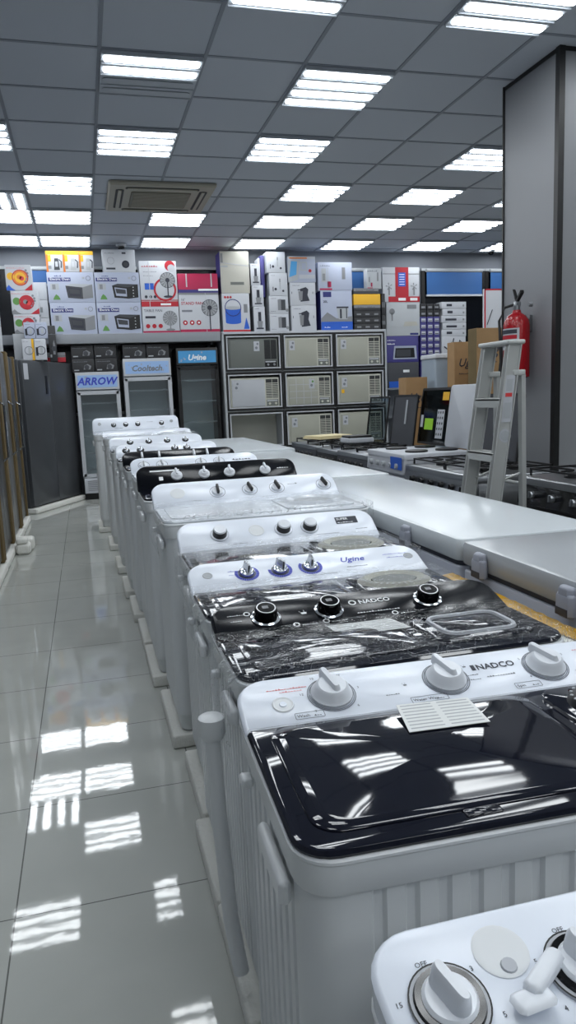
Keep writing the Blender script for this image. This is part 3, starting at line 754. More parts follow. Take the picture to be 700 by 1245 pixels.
# ------------------------------------------------------------------ cookers
def cooker(y1, W, H, body, panel, label, lid=None, lidcol='glass_dark', knobs=5, knobm='black', xf=2.2, lid_h=.47, dp=.54, lx=None, stickers=None, plates=False, rack=True):
    """front faces -X; y1 = far end; local x runs towards the viewer, local y towards +X"""
    root = empty('cooker', (xf, y1, 0), -PI/2); tag(root, label, 'cooker', 'cookers in line behind the freezers')
    g = G(); g.box(0, .02, .08, W, dp, H-.04, body, b=.006); g.box(.03, .05, 0, W-.03, dp-.04, .08, 'black'); g.obj('body', root)
    g = G(); g.prism(rrect(-.005, 0, W+.005, dp, .02, 3), H-.04, H, body if plates else 'steel', c=.008); g.obj('hob_top', root)
    F = frame((0, -.004, H-.15), (1, 0, 0), (0, .12, 1))
    g = G(); g.prism(rrect(0, 0, W, .115, .008, 2), -.02, .004, panel, F, c=.003); g.obj('control_panel', root)
    k0 = None
    for k in range(knobs):
        m = F @ T(W*(.14+.72*k/(knobs-1)), .058, .004)
        if k0 is None:
            h = G(); h.lathe([(.021, 0), (.019, .018), (.016, .022), (0, .022)], knobm, n=16, cap1=False); h.box(-.004, -.018, .015, .004, .018, .03, knobm, b=.002); k0 = h.obj('knob', root, mw=m)
        else: inst(k0, root, m)
    g = G(); g.box(.012, -.012, .3, W-.012, .018, H-.17, panel, b=.006); g.box(.08, -.016, .38, W-.08, -.0125, H-.27, 'black_gloss'); d = g.obj('oven_door', root)
    g = G(); g.tube([(.05, -.016, H-.205), (.05, -.05, H-.2), (W-.05, -.05, H-.2), (W-.05, -.016, H-.205)], .011, 'chrome' if panel != 'box_white' else 'box_white'); g.obj('handle', d)
    g = G(); g.box(.012, -.008, .1, W-.012, .018, .28, panel, b=.006); g.obj('drawer', root)
    nb = 5 if W > .8 else 4
    pos = [(.24, .18), (.24, .43), (.76, .18), (.76, .43)] + ([(.5, .305)] if nb == 5 else [])
    for fx, yy in pos:
        g = G()
        if plates: g.lathe([(.085, 0), (.085, .012), (.07, .016), (0, .016)], 'black', T(fx*W, yy, H), n=24, cap1=False)
        else: g.lathe([(.05, 0), (.048, .014), (.036, .02), (.034, .026), (0, .027)], 'black', T(fx*W, yy, H), n=20, cap1=False)
        g.obj('burner', root)
    if not plates and rack:
        for x0, x1 in ((.03, .49), (.51, .97)):
            g = G(); a, b2 = x0*W, x1*W; zz = H+.038
            for p in (((a, .06), (b2, .06)), ((b2, .06), (b2, .54)), ((b2, .54), (a, .54)), ((a, .54), (a, .06)), ((a, .305), (b2, .305))): g.box(min(p[0][0], p[1][0])-.005, min(p[0][1], p[1][1])-.005, zz-.006, max(p[0][0], p[1][0])+.005, max(p[0][1], p[1][1])+.005, zz+.004, 'black')
            for yy in (.18, .43):
                mx = (a+b2)/2
                for s in (-1, 1): g.box(mx+s*.02 if s > 0 else a, yy-.004, zz-.004, b2 if s > 0 else mx-.02, yy+.004, zz+.006, 'black'); g.box(mx-.004, yy+(.02 if s > 0 else -.09), zz-.004, mx+.004, yy+(.09 if s > 0 else -.02), zz+.006, 'black')
            for x in (a, b2):
                for y in (.06, .54): g.box(x-.005, y-.005, H, x+.005, y+.005, zz, 'black')
            g.obj('pan_support', root)
    if lid:
        a = math.radians(8); lx = lx or (0, W); F2 = frame((lx[0], dp-.02, H+.01), (1, 0, 0), (0, math.sin(a), math.cos(a))); W = lx[1]-lx[0]
        g = G()
        if lid == 'glass':
            g.prism(rrect(.01, .0, W-.01, lid_h, .02, 3), -.003, .003, lidcol, F2)
            o = rrect(.005, 0, W-.005, lid_h, .02, 3)
            g.loft([[(x, y, -.006) for x, y in o], [(x, y, .006) for x, y in o], [(x, y, .006) for x, y in inset(o, .018)], [(x, y, -.006) for x, y in inset(o, .018)], [(x, y, -.006) for x, y in o]], 'black', F2, cap0=False, cap1=False)
        else:
            g.prism(rrect(0, 0, W, lid_h, .03, 4), -.012, .006, lidcol, F2, c=.004)
        l = g.obj('lid', root)
        if stickers:
            g = G(); g.M = F2; stickers(g, W, lid_h, .0075); g.obj('sticker', l)
    return root
def st_white(g, W, h, z): g.rect(W*.55, h*.45, W*.62, h*.9, z, 'box_lightgrey')
def st_multi(g, W, h, z):
    g.rect(W*.74, h*.78, W*.95, h*.92, z, 'box_yellow'); g.rect(W*.05, h*.3, W*.14, h*.52, z, 'box_white'); g.rect(W*.2, h*.26, W*.5, h*.46, z, 'lime')
    g.rect(W*.62, h*.12, W*.86, h*.62, z, 'box_white')
    for j in range(5):
        for i in range(3): g.flat(circ(W*(.66+.075*i), h*(.19+.095*j), .012, 8), z+.001, 'box_darkgrey')
cooker(7.98, .9, .93, 'cream_dark', 'box_darkgrey', 'dark brown-grey cooker farthest along the row, with a booklet on its hob')
cooker(7.04, .6, .92, 'box_darkgrey', 'black', 'black cooker with blue film along its hob edge, second from the far end', lid='glass', lidcol='glass_clear', stickers=None, lid_h=.47, lx=(0, .5))
cooker(6.43, .75, .93, 'steel', 'box_darkgrey', 'steel-topped cooker with dark glass lid open, beside the white cooker', lid='glass', lidcol='box_darkgrey', stickers=st_white, lid_h=.47, lx=(0, .52))
cw = cooker(5.66, .72, .985, 'box_white', 'box_white', 'white cooker with round hotplates and blue sticker', lid='solid', lidcol='box_white', knobs=5, knobm='box_lightgrey', plates=True, lid_h=.48, lx=(.34, .75))
cooker(4.92, 1.0, .92, 'steel', 'steel', 'wide stainless cooker with cast pan supports behind the ladder', lid='glass', lidcol='box_darkgrey', knobs=6, lid_h=.47, lx=(.02, .62))
cooker(3.62, 1.0, .95, 'black', 'black_gloss', 'black gas cooker at the right edge in front of the grey column', knobs=5, knobm='steel', xf=2.3)
g = G(); g.box(.5, -.0125, .87, .7, -.009, .96, 'box_blue'); g.obj('blue_sticker', cw, label='blue sticker')
g = G(); W, h = .52, .47; a = math.radians(8); F2 = frame((0, 0, 0), (1, 0, 0), (0, math.sin(a), math.cos(a)))
g.prism(rrect(0, 0, W, h, .02, 3), -.003, .003, 'glass_dark', F2); o = rrect(-.004, 0, W+.004, h, .02, 3)
g.loft([[(x, y, -.006) for x, y in o], [(x, y, .006) for x, y in o], [(x, y, .006) for x, y in inset(o, .02)], [(x, y, -.006) for x, y in inset(o, .02)], [(x, y, -.006) for x, y in o]], 'black', F2, cap0=False, cap1=False)
r = g.obj('glass_lid', label='upright dark glass lid with yellow, green and white stickers behind the white cooker', cat='cooker lid'); r.location = (2.76, 5.9, .99); r.rotation_euler = (0, 0, -PI/2)
h2 = G(); h2.M = F2; st_multi(h2, W, h, .0075); h2.obj('sticker', r)
# yellowed booklet and little hob lying on the far cookers
g = G(); g.M = T(2.45, 7.45, .98) @ RZ(.25)
g.box(-.2, -.17, 0, .2, .17, .018, 'booklet', b=.003); g.box(-.19, -.16, .018, .21, .16, .034, 'booklet', b=.003)
g.obj('booklet', label='pair of yellowed booklets lying on the farthest cooker', cat='booklet')
g = G(); g.M = T(2.5, 6.7, .97); g.box(-.13, -.12, 0, .13, .12, .05, 'box_white', b=.01)
r = g.obj('small_hob', label='small white appliance with black top lying on a cooker in front of the rack', cat='appliance')
h = G(); h.M = T(2.5, 6.7, 1.02); h.prism(rrect(-.12, -.11, .12, .11, .02, 3), 0, .02, 'black', c=.004); h.obj('top_plate', r)

# ------------------------------------------------------------------ aluminium step ladder
def ladder():
    ya, yb = 3.44, 3.68      # near and far side
    root = empty('step_ladder', (2.0, 3.5, 0)); tag(root, 'aluminium step ladder standing between the freezers and the cookers', 'ladder')
    root_inv = T(-2.0, -3.5, 0)
    def xf(z, s=0): return 1.865+.25*z/1.66    # front rail
    H = 1.655
    for y, sgn in ((ya, -1), (yb, 1)):
        g = G(); g.M = root_inv
        sp = .03*sgn
        def P(z, dx, dy): return (xf(z)+dx, y+sp*(1-z/H)+dy, z)
        r0 = [P(0, 0, -.012), P(0, .075, -.012), P(0, .075, .012), P(0, 0, .012)]; r1 = [P(H, 0, -.012), P(H, .07, -.012), P(H, .07, .012), P(H, 0, .012)]
        g.loft([r0, r1], 'alu')
        for dx in (0, .068): g.loft([[P(0, dx, -.02), P(0, dx+.007, -.02), P(0, dx+.007, .02), P(0, dx, .02)], [P(H, dx, -.02), P(H, dx+.007, -.02), P(H, dx+.007, .02), P(H, dx, .02)]], 'alu')
        fr = g.obj('front_rail', root)
        g = G(); g.M = root_inv; g.box(1.855, y+sp-.03, 0, 1.95, y+sp+.03, .035, 'rubber', b=.006); g.obj('rubber_foot', fr)
        g = G(); g.M = root_inv; a, b2 = (2.215, y+sp*.6, 0), (2.2, y, 1.5)
        g.loft([[(a[0]-.012, a[1]-.018, 0), (a[0]+.012, a[1]-.018, 0), (a[0]+.012, a[1]+.018, 0), (a[0]-.012, a[1]+.018, 0)], [(b2[0]-.012, b2[1]-.018, b2[2]), (b2[0]+.012, b2[1]-.018, b2[2]), (b2[0]+.012, b2[1]+.018, b2[2]), (b2[0]-.012, b2[1]+.018, b2[2])]], 'alu')
        g.obj('rear_leg', root)
        g = G(); g.M = root_inv; g.box(xf(1.5)+.05, y-.022, 1.495, 2.21, y+.022, 1.525, 'alu', b=.004); g.obj('hinge_bracket', root)
        g = G(); g.M = root_inv; g.tube([(xf(.95)+.06, y, .95), (2.2, y, .99)], .006, 'alu'); g.obj('spreader', root)
    for z in (.27, .55, .83, 1.1, 1.38):
        g = G(); g.M = root_inv; x = xf(z); s = .03*(1-z/H)
        g.box(x-.005, ya-s, z-.012, x+.085, yb+s, z+.002, 'alu', b=.003); g.box(x-.005, ya-s, z-.045, x+.003, yb+s, z, 'alu')
        for k in range(5): g.box(x+.005+k*.015, ya-s+.02, z+.002, x+.011+k*.015, yb+s-.02, z+.005, 'alu')
        g.obj('step', root)
    g = G(); g.M = root_inv; g.box(xf(H)-.015, ya-.03, H, xf(H)+.09, yb+.03, H+.022, 'alu', b=.006); g.obj('top_cap', root)
    for z in (.45, .93):
        g = G(); g.M = root_inv; g.tube([(2.215-.01*z, ya, z), (2.215-.01*z, yb, z)], .01, 'alu'); g.obj('rear_brace', root)
    g = G(); g.M = root_inv @ frame((xf(1.28)+.012, ya-.0215, 1.26), (1, 0, 0), (.1, 0, 1))
    g.rect(0, 0, .055, .24, 0, 'box_white', r=.004); g.rect(.008, .13, .047, .15, .0008, 'ink_red'); g.rect(.01, .16, .045, .22, .0008, 'box_lightgrey'); g.rect(.008, .02, .047, .1, .0008, 'box_lightgrey'); g.obj('sticker', root, label='white warning sticker')
    g = G(); g.M = root_inv @ frame((xf(1.2)+.045, ya-.0215, 1.19), (1, 0, 0), (0, 0, 1)); g.flat(circ(0, 0, .035, 20), 0, 'box_white'); g.flat(circ(0, 0, .026, 20), .0008, 'box_lightgrey'); g.obj('round_sticker', root)
ladder()

# ------------------------------------------------------------------ fire extinguisher on the column
X0, Y0, Z0 = 3.27, 5.19, 1.5
root = empty('fire_extinguisher', (X0, Y0, Z0)); tag(root, 'red fire extinguisher hung on the grey column above the ladder', 'fire extinguisher')
g = G(); g.lathe([(.07, 0), (.098, .012), (.1, .03), (.1, .4), (.092, .44), (.07, .475), (.035, .5), (.03, .52)], 'red_paint', n=32); g.obj('cylinder', root)
g = G(); g.lathe([(.026, .515), (.026, .55), (.018, .56), (.018, .58)], 'steel', n=16); g.box(-.02, -.015, .55, .03, .015, .585, 'steel', b=.004); g.obj('valve', root)
g = G(); g.loft([[(-.012, -.012, .58), (.012, -.012, .58), (.012, .012, .58), (-.012, .012, .58)], [(-.015, -.075, .64), (.015, -.075, .64), (.015, -.07, .66), (-.015, -.07, .66)]], 'black'); g.loft([[(-.012, -.01, .59), (.012, -.01, .59), (.012, .01, .6), (-.012, .01, .6)], [(-.012, .03, .665), (.012, .03, .665), (.012, .04, .68), (-.012, .04, .68)]], 'black'); g.obj('lever', root)
g = G(); g.tube([(0, .03, .565), (-.05, .09, .55), (-.09, .1, .45), (-.105, .06, .3), (-.105, .05, .12)], .011, 'rubber'); g.lathe([(.012, 0), (.022, .1), (.022, .11)], 'rubber', T(-.105, .05, .13) @ RX(PI), n=12); g.obj('hose', root)
g = G()
vs = []; n = 14
for k in range(n+1):
    a = math.radians(120+130*k/n)
    for z in (.22, .38): vs.append((.1012*math.cos(a), .1012*math.sin(a), z))
g.add(vs, [(2*k, 2*k+2, 2*k+3, 2*k+1) for k in range(n)], 'box_white')
for z0, z1, m in ((.34, .37, 'ink'), (.3, .33, 'box_red'), (.24, .28, 'ink_grey')):
    vs = []
    for k in range(n+1):
        a = math.radians(130+110*k/n)
        for z in (z0, z1): vs.append((.102*math.cos(a), .102*math.sin(a), z))
    g.add(vs, [(2*k, 2*k+2, 2*k+3, 2*k+1) for k in range(n)], m)
g.obj('label', root)
g = G(); g.box(.095, -.03, .36, .119, .03, .48, 'steel'); g.lathe([(.016, 0), (.02, .03)], 'box_grey', T(.03, -.11, .55) @ RY(PI/2), n=14); g.obj('wall_bracket', root)
# ------------------------------------------------------------------ printed cartons
def carton(x0, x1, z0, z1, y, d, base, draw, label, group, side=None, name='carton', rz=0, tape=None):
    g = G(); W, Hh = x1-x0, z1-z0
    g.box(0, 0, 0, W, d, Hh, base, b=.004)
    if side: g.rect(.004, .004, d-.004, Hh-.004, .001, side, frame((0, d, 0), (0, -1, 0), (0, 0, 1)))
    if draw:
        g.M = frame((0, -.0015, 0), (1, 0, 0), (0, 0, 1)); draw(g, W, Hh)
    o = g.obj(name, label=label, cat='box', group=group); o.location = (x0, y, z0); o.rotation_euler = (0, 0, rz); return o
def P(g, pts, m, z=.0005): g.flat(pts, z, m)
def R(g, W, H, a, b, c, d, m, z=.0005, r=0): g.rect(a*W, b*H, c*W, d*H, z, m, r=r)
def el(g, W, H, cx, cy, r, m, z=.0008, ry=None): g.flat(circ(cx*W, cy*H, r, 20, ry), z, m)
def rng(g, W, H, cx, cy, r, d, m, z=.001): g.ringflat(circ(cx*W, cy*H, r, 24), d, z, m)
def d_oven(dark, t):
    def f(g, W, H):
        R(g, W, H, .03, .70, .50, .82, 'box_navy'); g.text(t, .05, 'ink_white', T(.06*W, .735*H, .001), bold=.01); squig(g, .16*W, .86*H, .12, .001, 'box_navy', .025)
        rng(g, W, H, .88, .80, .035, .008, 'box_grey'); R(g, W, H, .75, .78, .80, .84, 'box_lightgrey')
        R(g, W, H, .06, .42, .24, .63, 'box_lightgrey'); R(g, W, H, .10, .44, .17, .60, 'box_grey', .001); P(g, [(.1*W, .1*H), (.26*W, .1*H), (.22*W, .22*H), (.17*W, .28*H), (.13*W, .2*H)], 'box_green')
        bm, fm = ('box_darkgrey', 'black') if dark else ('box_lightgrey', 'box_darkgrey')
        P(g, [(.38*W, .56*H), (.74*W, .5*H), (.74*W, .12*H), (.42*W, .16*H)], fm, .0012); P(g, [(.38*W, .56*H), (.5*W, .62*H), (.96*W, .6*H), (.74*W, .5*H)], bm, .0011); P(g, [(.74*W, .5*H), (.96*W, .6*H), (.96*W, .16*H), (.74*W, .12*H)], 'black' if dark else 'box_grey', .0012)
        P(g, [(.43*W, .5*H), (.70*W, .45*H), (.70*W, .19*H), (.46*W, .22*H)], 'box_blueish' if dark else 'ink', .0016)
        P(g, [(.45*W, .46*H), (.68*W, .42*H), (.68*W, .28*H), (.47*W, .3*H)], 'box_darkgrey', .002)
        if dark:
            for k in range(4): el(g, W, H, .85, .2+.1*k, .009, 'box_lightgrey', .002)
    return f
def d_kettle(dark):
    def f(g, W, H):
        R(g, W, H, 0, .82, 1, 1, 'box_yellow'); R(g, W, H, 0, 0, .12, .82, 'box_orange'); R(g, W, H, .12, .5, .3, .8, 'box_yellow', .001); R(g, W, H, .1, .15, .3, .3, 'box_grey', .001)
        m = 'box_darkgrey' if dark else 'box_lightgrey'
        P(g, [(.45*W, .1*H), (.8*W, .1*H), (.74*W, .65*H), (.5*W, .65*H)], m, .001); g.tube([(.78*W, .6*H, .001), (.92*W, .5*H, .001), (.88*W, .2*H, .001)], .008, 'ink', n=4); g.rect(.54*W, .25*H, .70*W, .5*H, .002, 'box_white')
    return f
def fan(g, W, H, cx, cy, r, pole, m='ink', base=True):
    el(g, W, H, cx, cy, r, 'box_grey', .001); rng(g, W, H, cx, cy, r, .008, m, .0014)
    for k in range(14):
        a = k/14*2*PI; p = circ(0, 0, 1, 4); x, y = cx*W, cy*H
        g.flat([(x, y), (x+r*.95*math.cos(a), y+r*.95*math.sin(a)), (x+r*.95*math.cos(a+.1), y+r*.95*math.sin(a+.1))], .0015, 'box_lightgrey')
    el(g, W, H, cx, cy, r*.28, m, .002); g.rect(cx*W-.009, cy*H-pole, cx*W+.009, cy*H-r*.2, .0018, m)
    if base: g.flat(circ(cx*W, cy*H-pole, .07, 16, .018), .0019, m)
def d_fan1(g, W, H):
    R(g, W, H, 0, 0, 1, .02, 'box_red'); el(g, W, H, .82, .88, .075, 'box_red', .0006); el(g, W, H, .86, .82, .055, 'box_white', .0009); rng(g, W, H, .66, .28, .17, .03, 'box_red', .0009)
    fan(g, W, H, .74, .52, .115, .24); R(g, W, H, .12, .28, .36, .44, 'box_blue', .001); squig(g, .06*W, .85*H, .26, .001, 'box_red', .035); squig(g, .1*W, .72*H, .2, .001, 'ink_grey', .018); squig(g, .1*W, .62*H, .15, .001, 'ink_grey', .018)
    for k in range(3): el(g, W, H, .14+.12*k, .1, .022, 'ink', .001)
    R(g, W, H, .24, 0, .26, 1, 'box_white', .003)
def d_fan2(g, W, H):
    R(g, W, H, 0, .82, 1, .98, 'box_red'); R(g, W, H, .52, .86, .8, .92, 'ink_white', .001); R(g, W, H, 0, 0, 1, .07, 'box_crimson')
    g.text('TABLE FAN', .055, 'ink', T(.05*W, .66*H, .001)); R(g, W, H, .08, .46, .36, .53, 'ink', .001)
    for k in range(3): el(g, W, H, .14+.17*k, .22, .032, 'box_red', .001)
    fan(g, W, H, .75, .46, .11, .17, 'box_grey'); R(g, W, H, .22, .8, .24, 1, 'box_white', .003)
def d_fan3(g, W, H):
    R(g, W, H, 0, 0, 1, .08, 'box_crimson'); R(g, W, H, 0, .95, 1, 1, 'box_grey'); g.text('16"', .05, 'ink', T(.05*W, .8*H, .001)); g.text('STAND FAN', .062, 'box_red', T(.05*W, .7*H, .001), bold=.01); R(g, W, H, .06, .52, .32, .57, 'ink_grey', .001)
    for k in range(3): el(g, W, H, .13+.17*k, .25, .036, 'box_red', .001); el(g, W, H, .13+.17*k, .25, .014, 'ink_white', .002)
    fan(g, W, H, .76, .62, .125, .34, 'ink', False); R(g, W, H, .66, 0, .67, 1, 'box_white', .003)
def d_crimson(g, W, H): R(g, W, H, 0, 0, 1, .16, 'box_purple'); R(g, W, H, .5, .1, 1, .2, 'ink_white', .001); R(g, W, H, .2, .3, .23, 1, 'box_white', .002); R(g, W, H, .82, .3, .85, 1, 'box_white', .002)
def d_cream(g, W, H): R(g, W, H, .33, .2, .8, .27, 'cream_dark', .001); R(g, W, H, 0, .62, .26, .66, 'box_lightgrey', .001); P(g, [(0, .72*H), (W, .64*H), (W, .66*H), (0, .74*H)], 'box_white', .001); R(g, W, H, .02, .72, .1, .95, 'box_grey', .001)
def d_drum(g, W, H):
    R(g, W, H, 0, 0, 1, .06, 'box_red'); x0, x1 = .1*W, .68*W
    P(g, [(x0, .68*H), (x1, .68*H), (x1*.94, .12*H), (x0*1.3, .12*H)], 'box_white', .0009); P(g, [(x0, .62*H), (x1, .62*H), (x1*.98, .25*H), (x0*1.1, .25*H)], 'box_blue', .001)
    g.flat(circ((x0+x1)/2, .62*H, (x1-x0)/2, 20, .025), .0014, 'box_lightgrey'); g.flat(circ((x0+x1)/2, .25*H, (x1-x0)/2*.95, 20, .025), .0012, 'box_blue'); rng(g, W, H, .39, .63, .13, .012, 'box_navy', .0016)
    for x in (.12, .22, .32): el(g, W, H, x, .9, .018, 'box_red', .001)
    R(g, W, H, .78, .5, .92, .72, 'box_grey', .001); P(g, [(.76*W, .08*H), (.97*W, .08*H), (.86*W, .38*H)], 'box_blue', .001)
def d_chop(g, W, H):
    P(g, [(.3*W, .42*H), (.8*W, .42*H), (.72*W, .16*H), (.36*W, .16*H)], 'box_grey', .001); R(g, W, H, .4, .42, .66, .78, 'ink', .001); R(g, W, H, .2, .1, .85, .16, 'ink', .001); squig(g, .1*W, .9*H, .08, .001, 'ink', .014)
def d_stick(g, W, H):
    R(g, W, H, .55, .3, .62, .75, 'box_lightgrey', .001); R(g, W, H, .56, .6, .61, .75, 'box_grey', .0012); el(g, W, H, .34, .3, .02, 'ink', .001); R(g, W, H, .18, .2, .22, .4, 'ink', .001); el(g, W, H, .75, .22, .017, 'ink', .001); squig(g, .1*W, .88*H, .07, .001, 'ink', .013)
def d_fryer(g, W, H):
    P(g, [(.45*W, .8*H), (.85*W, .8*H), (.85*W, .2*H), (.45*W, .2*H)], 'box_darkgrey', .001); P(g, [(.45*W, .8*H), (.62*W, .84*H), (.62*W, .2*H), (.45*W, .2*H)], 'box_grey', .0014); el(g, W, H, .92, .2, .025, 'box_grey', .0014); squig(g, .08*W, .85*H, .1, .001, 'ink', .013); squig(g, .08*W, .12*H, .08, .001, 'ink', .013)
def d_mixer(g, W, H):
    P(g, [(.4*W, .72*H), (.62*W, .8*H), (.72*W, .7*H), (.68*W, .45*H), (.76*W, .2*H), (.4*W, .16*H)], 'ink', .001); P(g, [(.32*W, .62*H), (.5*W, .62*H), (.47*W, .22*H), (.35*W, .22*H)], 'box_grey', .0014); R(g, W, H, .3, .66, .6, .7, 'ink', .0016); squig(g, .1*W, .86*H, .12, .001, 'ink', .013); R(g, W, H, .06, .5, .08, .6, 'ink', .001); R(g, W, H, .88, .5, .9, .6, 'ink', .001)
def d_picture(g, W, H):
    R(g, W, H, 0, .9, 1, 1, 'box_white', .0008); R(g, W, H, .06, .91, .7, .96, 'box_orange', .001); P(g, [(0, 0), (.35*W, .1*H), (.45*W, .85*H), (0, .85*H)], 'box_lightgrey', .0008); P(g, [(.04*W, .2*H), (.3*W, .3*H), (.34*W, .8*H), (.12*W, .82*H)], 'sky_decal', .001)
    R(g, W, H, .45, .45, .7, .8, 'box_lightgrey', .001); R(g, W, H, .5, .5, .66, .74, 'box_blueish', .0014); el(g, W, H, .8, .45, .025, 'box_red', .001); R(g, W, H, .4, .15, .98, .3, 'box_white', .0009)
def d_press(g, W, H):
    R(g, W, H, .1, .3, .24, .78, 'box_lightgrey', .001); R(g, W, H, .13, .35, .21, .6, 'box_grey', .0014); R(g, W, H, .7, .4, .8, .82, 'box_grey', .001); R(g, W, H, .27, .12, .38, .32, 'box_crimson', .001); squig(g, .06*W, .86*H, .2, .001, 'ink_grey', .035); R(g, W, H, .04, .02, .4, .08, 'box_crimson', .001); R(g, W, H, .28, .1, .3, .8, 'box_lightgrey', .001)
def d_pot(g, W, H):
    R(g, W, H, 0, 0, 1, .22, 'box_blue', .0008); R(g, W, H, .08, .84, .34, .97, 'box_navy', .001); g.text('20L', .05, 'ink', T(.08*W, .7*H, .001), bold=.02); P(g, [(.5*W, .56*H), (.88*W, .56*H), (.84*W, .28*H), (.56*W, .28*H)], 'box_lightgrey', .001); R(g, W, H, .5, .56, .88, .6, 'ink', .0014); R(g, W, H, .6, .3, .66, .54, 'ink', .0014); R(g, W, H, .8, .3, .83, .56, 'ink', .0014)
    P(g, [(0, .22*H), (W, .22*H), (W, .36*H), (.5*W, .3*H), (.2*W, .46*H), (0, .3*H)], 'box_grey', .0009); squig(g, .1*W, .07*H, .1, .0014, 'ink_white', .025); squig(g, .65*W, .07*H, .12, .0014, 'ink_white', .025)
def d_dark3(g, W, H):
    for x in (.1, .42, .75): R(g, W, H, x, .35, x+.16, .6, 'box_grey', .001)
def d_darktop(g, W, H): R(g, W, H, 0, .5, 1, 1, 'box_grey', .0008); squig(g, .1*W, .6*H, .12, .001, 'ink', .02); squig(g, .5*W, .6*H, .15, .001, 'ink', .02)
def d_redfan(g, W, H):
    R(g, W, H, .34, 0, .70, 1, 'box_red', .0008); R(g, W, H, .15, 0, 1, .16, 'box_red', .0007); R(g, W, H, .42, .45, .62, .85, 'box_blue', .001)
    for k in range(5): R(g, W, H, .45, .5+.07*k, .59, .52+.07*k, 'ink_white', .0014)
    for x in (.17, .85):
        for k in range(5):
            a = PI/2+k*2*PI/5; g.flat([(x*W, .45*H), (x*W+.06*math.cos(a), .45*H+.06*math.sin(a)), (x*W+.06*math.cos(a+.35), .45*H+.06*math.sin(a+.35))], .001, 'box_grey')
        R(g, W, H, x-.02, .2, x+.02, .45, 'box_grey', .001)
    for x in (0, .7): R(g, W, H, x, .8, x+.3 if x else .34, .82, 'box_grey', .001)
    R(g, W, H, .42, .04, .62, .12, 'ink_white', .001); R(g, W, H, .74, .04, .94, .12, 'ink_white', .001)
def d_jug(g, W, H):
    P(g, [(0, 0), (W, 0), (W, .22*H), (0, .3*H)], 'box_lightgrey', .0008); R(g, W, H, .15, .45, .19, .7, 'box_grey', .001); el(g, W, H, .17, .72, .05, 'box_grey', .001); P(g, [(.5*W, .28*H), (.95*W, .3*H), (.9*W, .42*H), (.55*W, .42*H)], 'box_beige', .001); R(g, W, H, .62, .8, .9, .92, 'box_grey', .001); R(g, W, H, .7, .02, .95, .08, 'box_navy', .001)
def d_micro(g, W, H):
    squig(g, .03*W, .82*H, .16, .001, 'ink_white', .03); squig(g, .03*W, .68*H, .14, .001, 'ink_white', .035); P(g, [(.2*W, .12*H), (.95*W, .12*H), (.92*W, .62*H), (.24*W, .62*H)], 'box_blueish', .001); P(g, [(.25*W, .17*H), (.88*W, .17*H), (.86*W, .54*H), (.28*W, .54*H)], 'black', .0014); R(g, W, H, .3, .22, .75, .48, 'box_darkgrey', .002)
def d_rg(g, W, H): R(g, W, H, .05, 0, .38, .25, 'box_blue', .001); R(g, W, H, .5, .6, .7, .7, 'ink_white', .001)
def d_small(g, W, H): R(g, W, H, .15, .2, .85, .72, 'box_white', .001); R(g, W, H, .2, .28, .8, .4, 'ink', .0014)
def d_smalld(g, W, H): R(g, W, H, .2, .3, .8, .6, 'box_grey', .001)
def d_flat(t):
    def f(g, W, H):
        if t: R(g, W, H, .15, .3, .6, .6, 'ink', .001)
        else: R(g, W, H, .2, .35, .42, .7, 'ink', .001)
        R(g, W, H, .85, .3, .92, .6, 'box_grey', .001)
    return f
def d_scrib(g, W, H): g.tube([(.1*W, .5*H, .002), (.3*W, .3*H, .002), (.4*W, .7*H, .002), (.6*W, .3*H, .002), (.75*W, .8*H, .002), (.95*W, .5*H, .002)], .012, 'ink', n=4); g.tube([(.35*W, .1*H, .002), (.5*W, .9*H, .002)], .01, 'ink', n=4)
def d_food(col):
    def f(g, W, H):
        el(g, W, H, .56, .5, .115*min(1, H/.38), 'box_orange' if col == 'y' else 'box_red', .0009); rng(g, W, H, .56, .5, .12*min(1, H/.38), .012, 'box_red', .0014); el(g, W, H, .56, .5, .07, 'box_yellow' if col == 'y' else 'box_red', .0012); el(g, W, H, .52, .52, .03, 'box_orange' if col == 'y' else 'box_grey', .0016); el(g, W, H, .62, .47, .03, 'ink_red', .0016)
        P(g, [(.68*W, 0), (W, 0), (W, .25*H)], 'box_red', .001); P(g, [(0, 0), (.35*W, 0), (.2*W, .1*H), (.1*W, .22*H), (0, .1*H)], 'box_blue' if col == 'y' else 'box_grey', .001)
        for k in range(5): el(g, W, H, .8+.06*math.sin(k), .78-.11*k, .016, 'ink_grey', .001)
        el(g, W, H, .2, .55, .05, 'box_yellow' if col == 'y' else 'box_green', .001); squig(g, .04*W, .86*H, .25, .001, 'ink_red', .014)
    return f
def d_toaster(dk):
    def f(g, W, H):
        rng(g, W, H, .55, .45, .058, .009, 'ink' if dk else 'ink_grey', .001); R(g, W, H, .5, .3, .7, .6, 'box_lightgrey', .0014); R(g, W, H, .1, .2, .3, .6, 'ink', .001) if dk else R(g, W, H, .8, 0, 1, 1, 'box_yellow', .0007); squig(g, .1*W, .85*H, .08, .001, 'ink_grey', .014)
    return f
def d_ot(g, W, H): squig(g, .08*W, .82*H, .15, .001, 'ink', .02); R(g, W, H, .6, .8, .72, .88, 'ink', .001); el(g, W, H, .7, .35, .055, 'ink', .001, .055); rng(g, W, H, .25, .5, .05, .004, 'box_grey'); R(g, W, H, .1, .12, .38, .2, 'ink', .001); el(g, W, H, .7, .35, .03, 'box_darkgrey', .0014)
def d_black(g, W, H): P(g, [(.5*W, .2*H), (.8*W, .2*H), (.86*W, .45*H), (.7*W, .6*H), (.55*W, .5*H)], 'box_grey', .001); el(g, W, H, .65, .36, .035, 'box_darkgrey', .0014); squig(g, .08*W, .75*H, .2, .001, 'ink_grey', .018); R(g, W, H, .08, .12, .3, .2, 'box_lightgrey', .001)
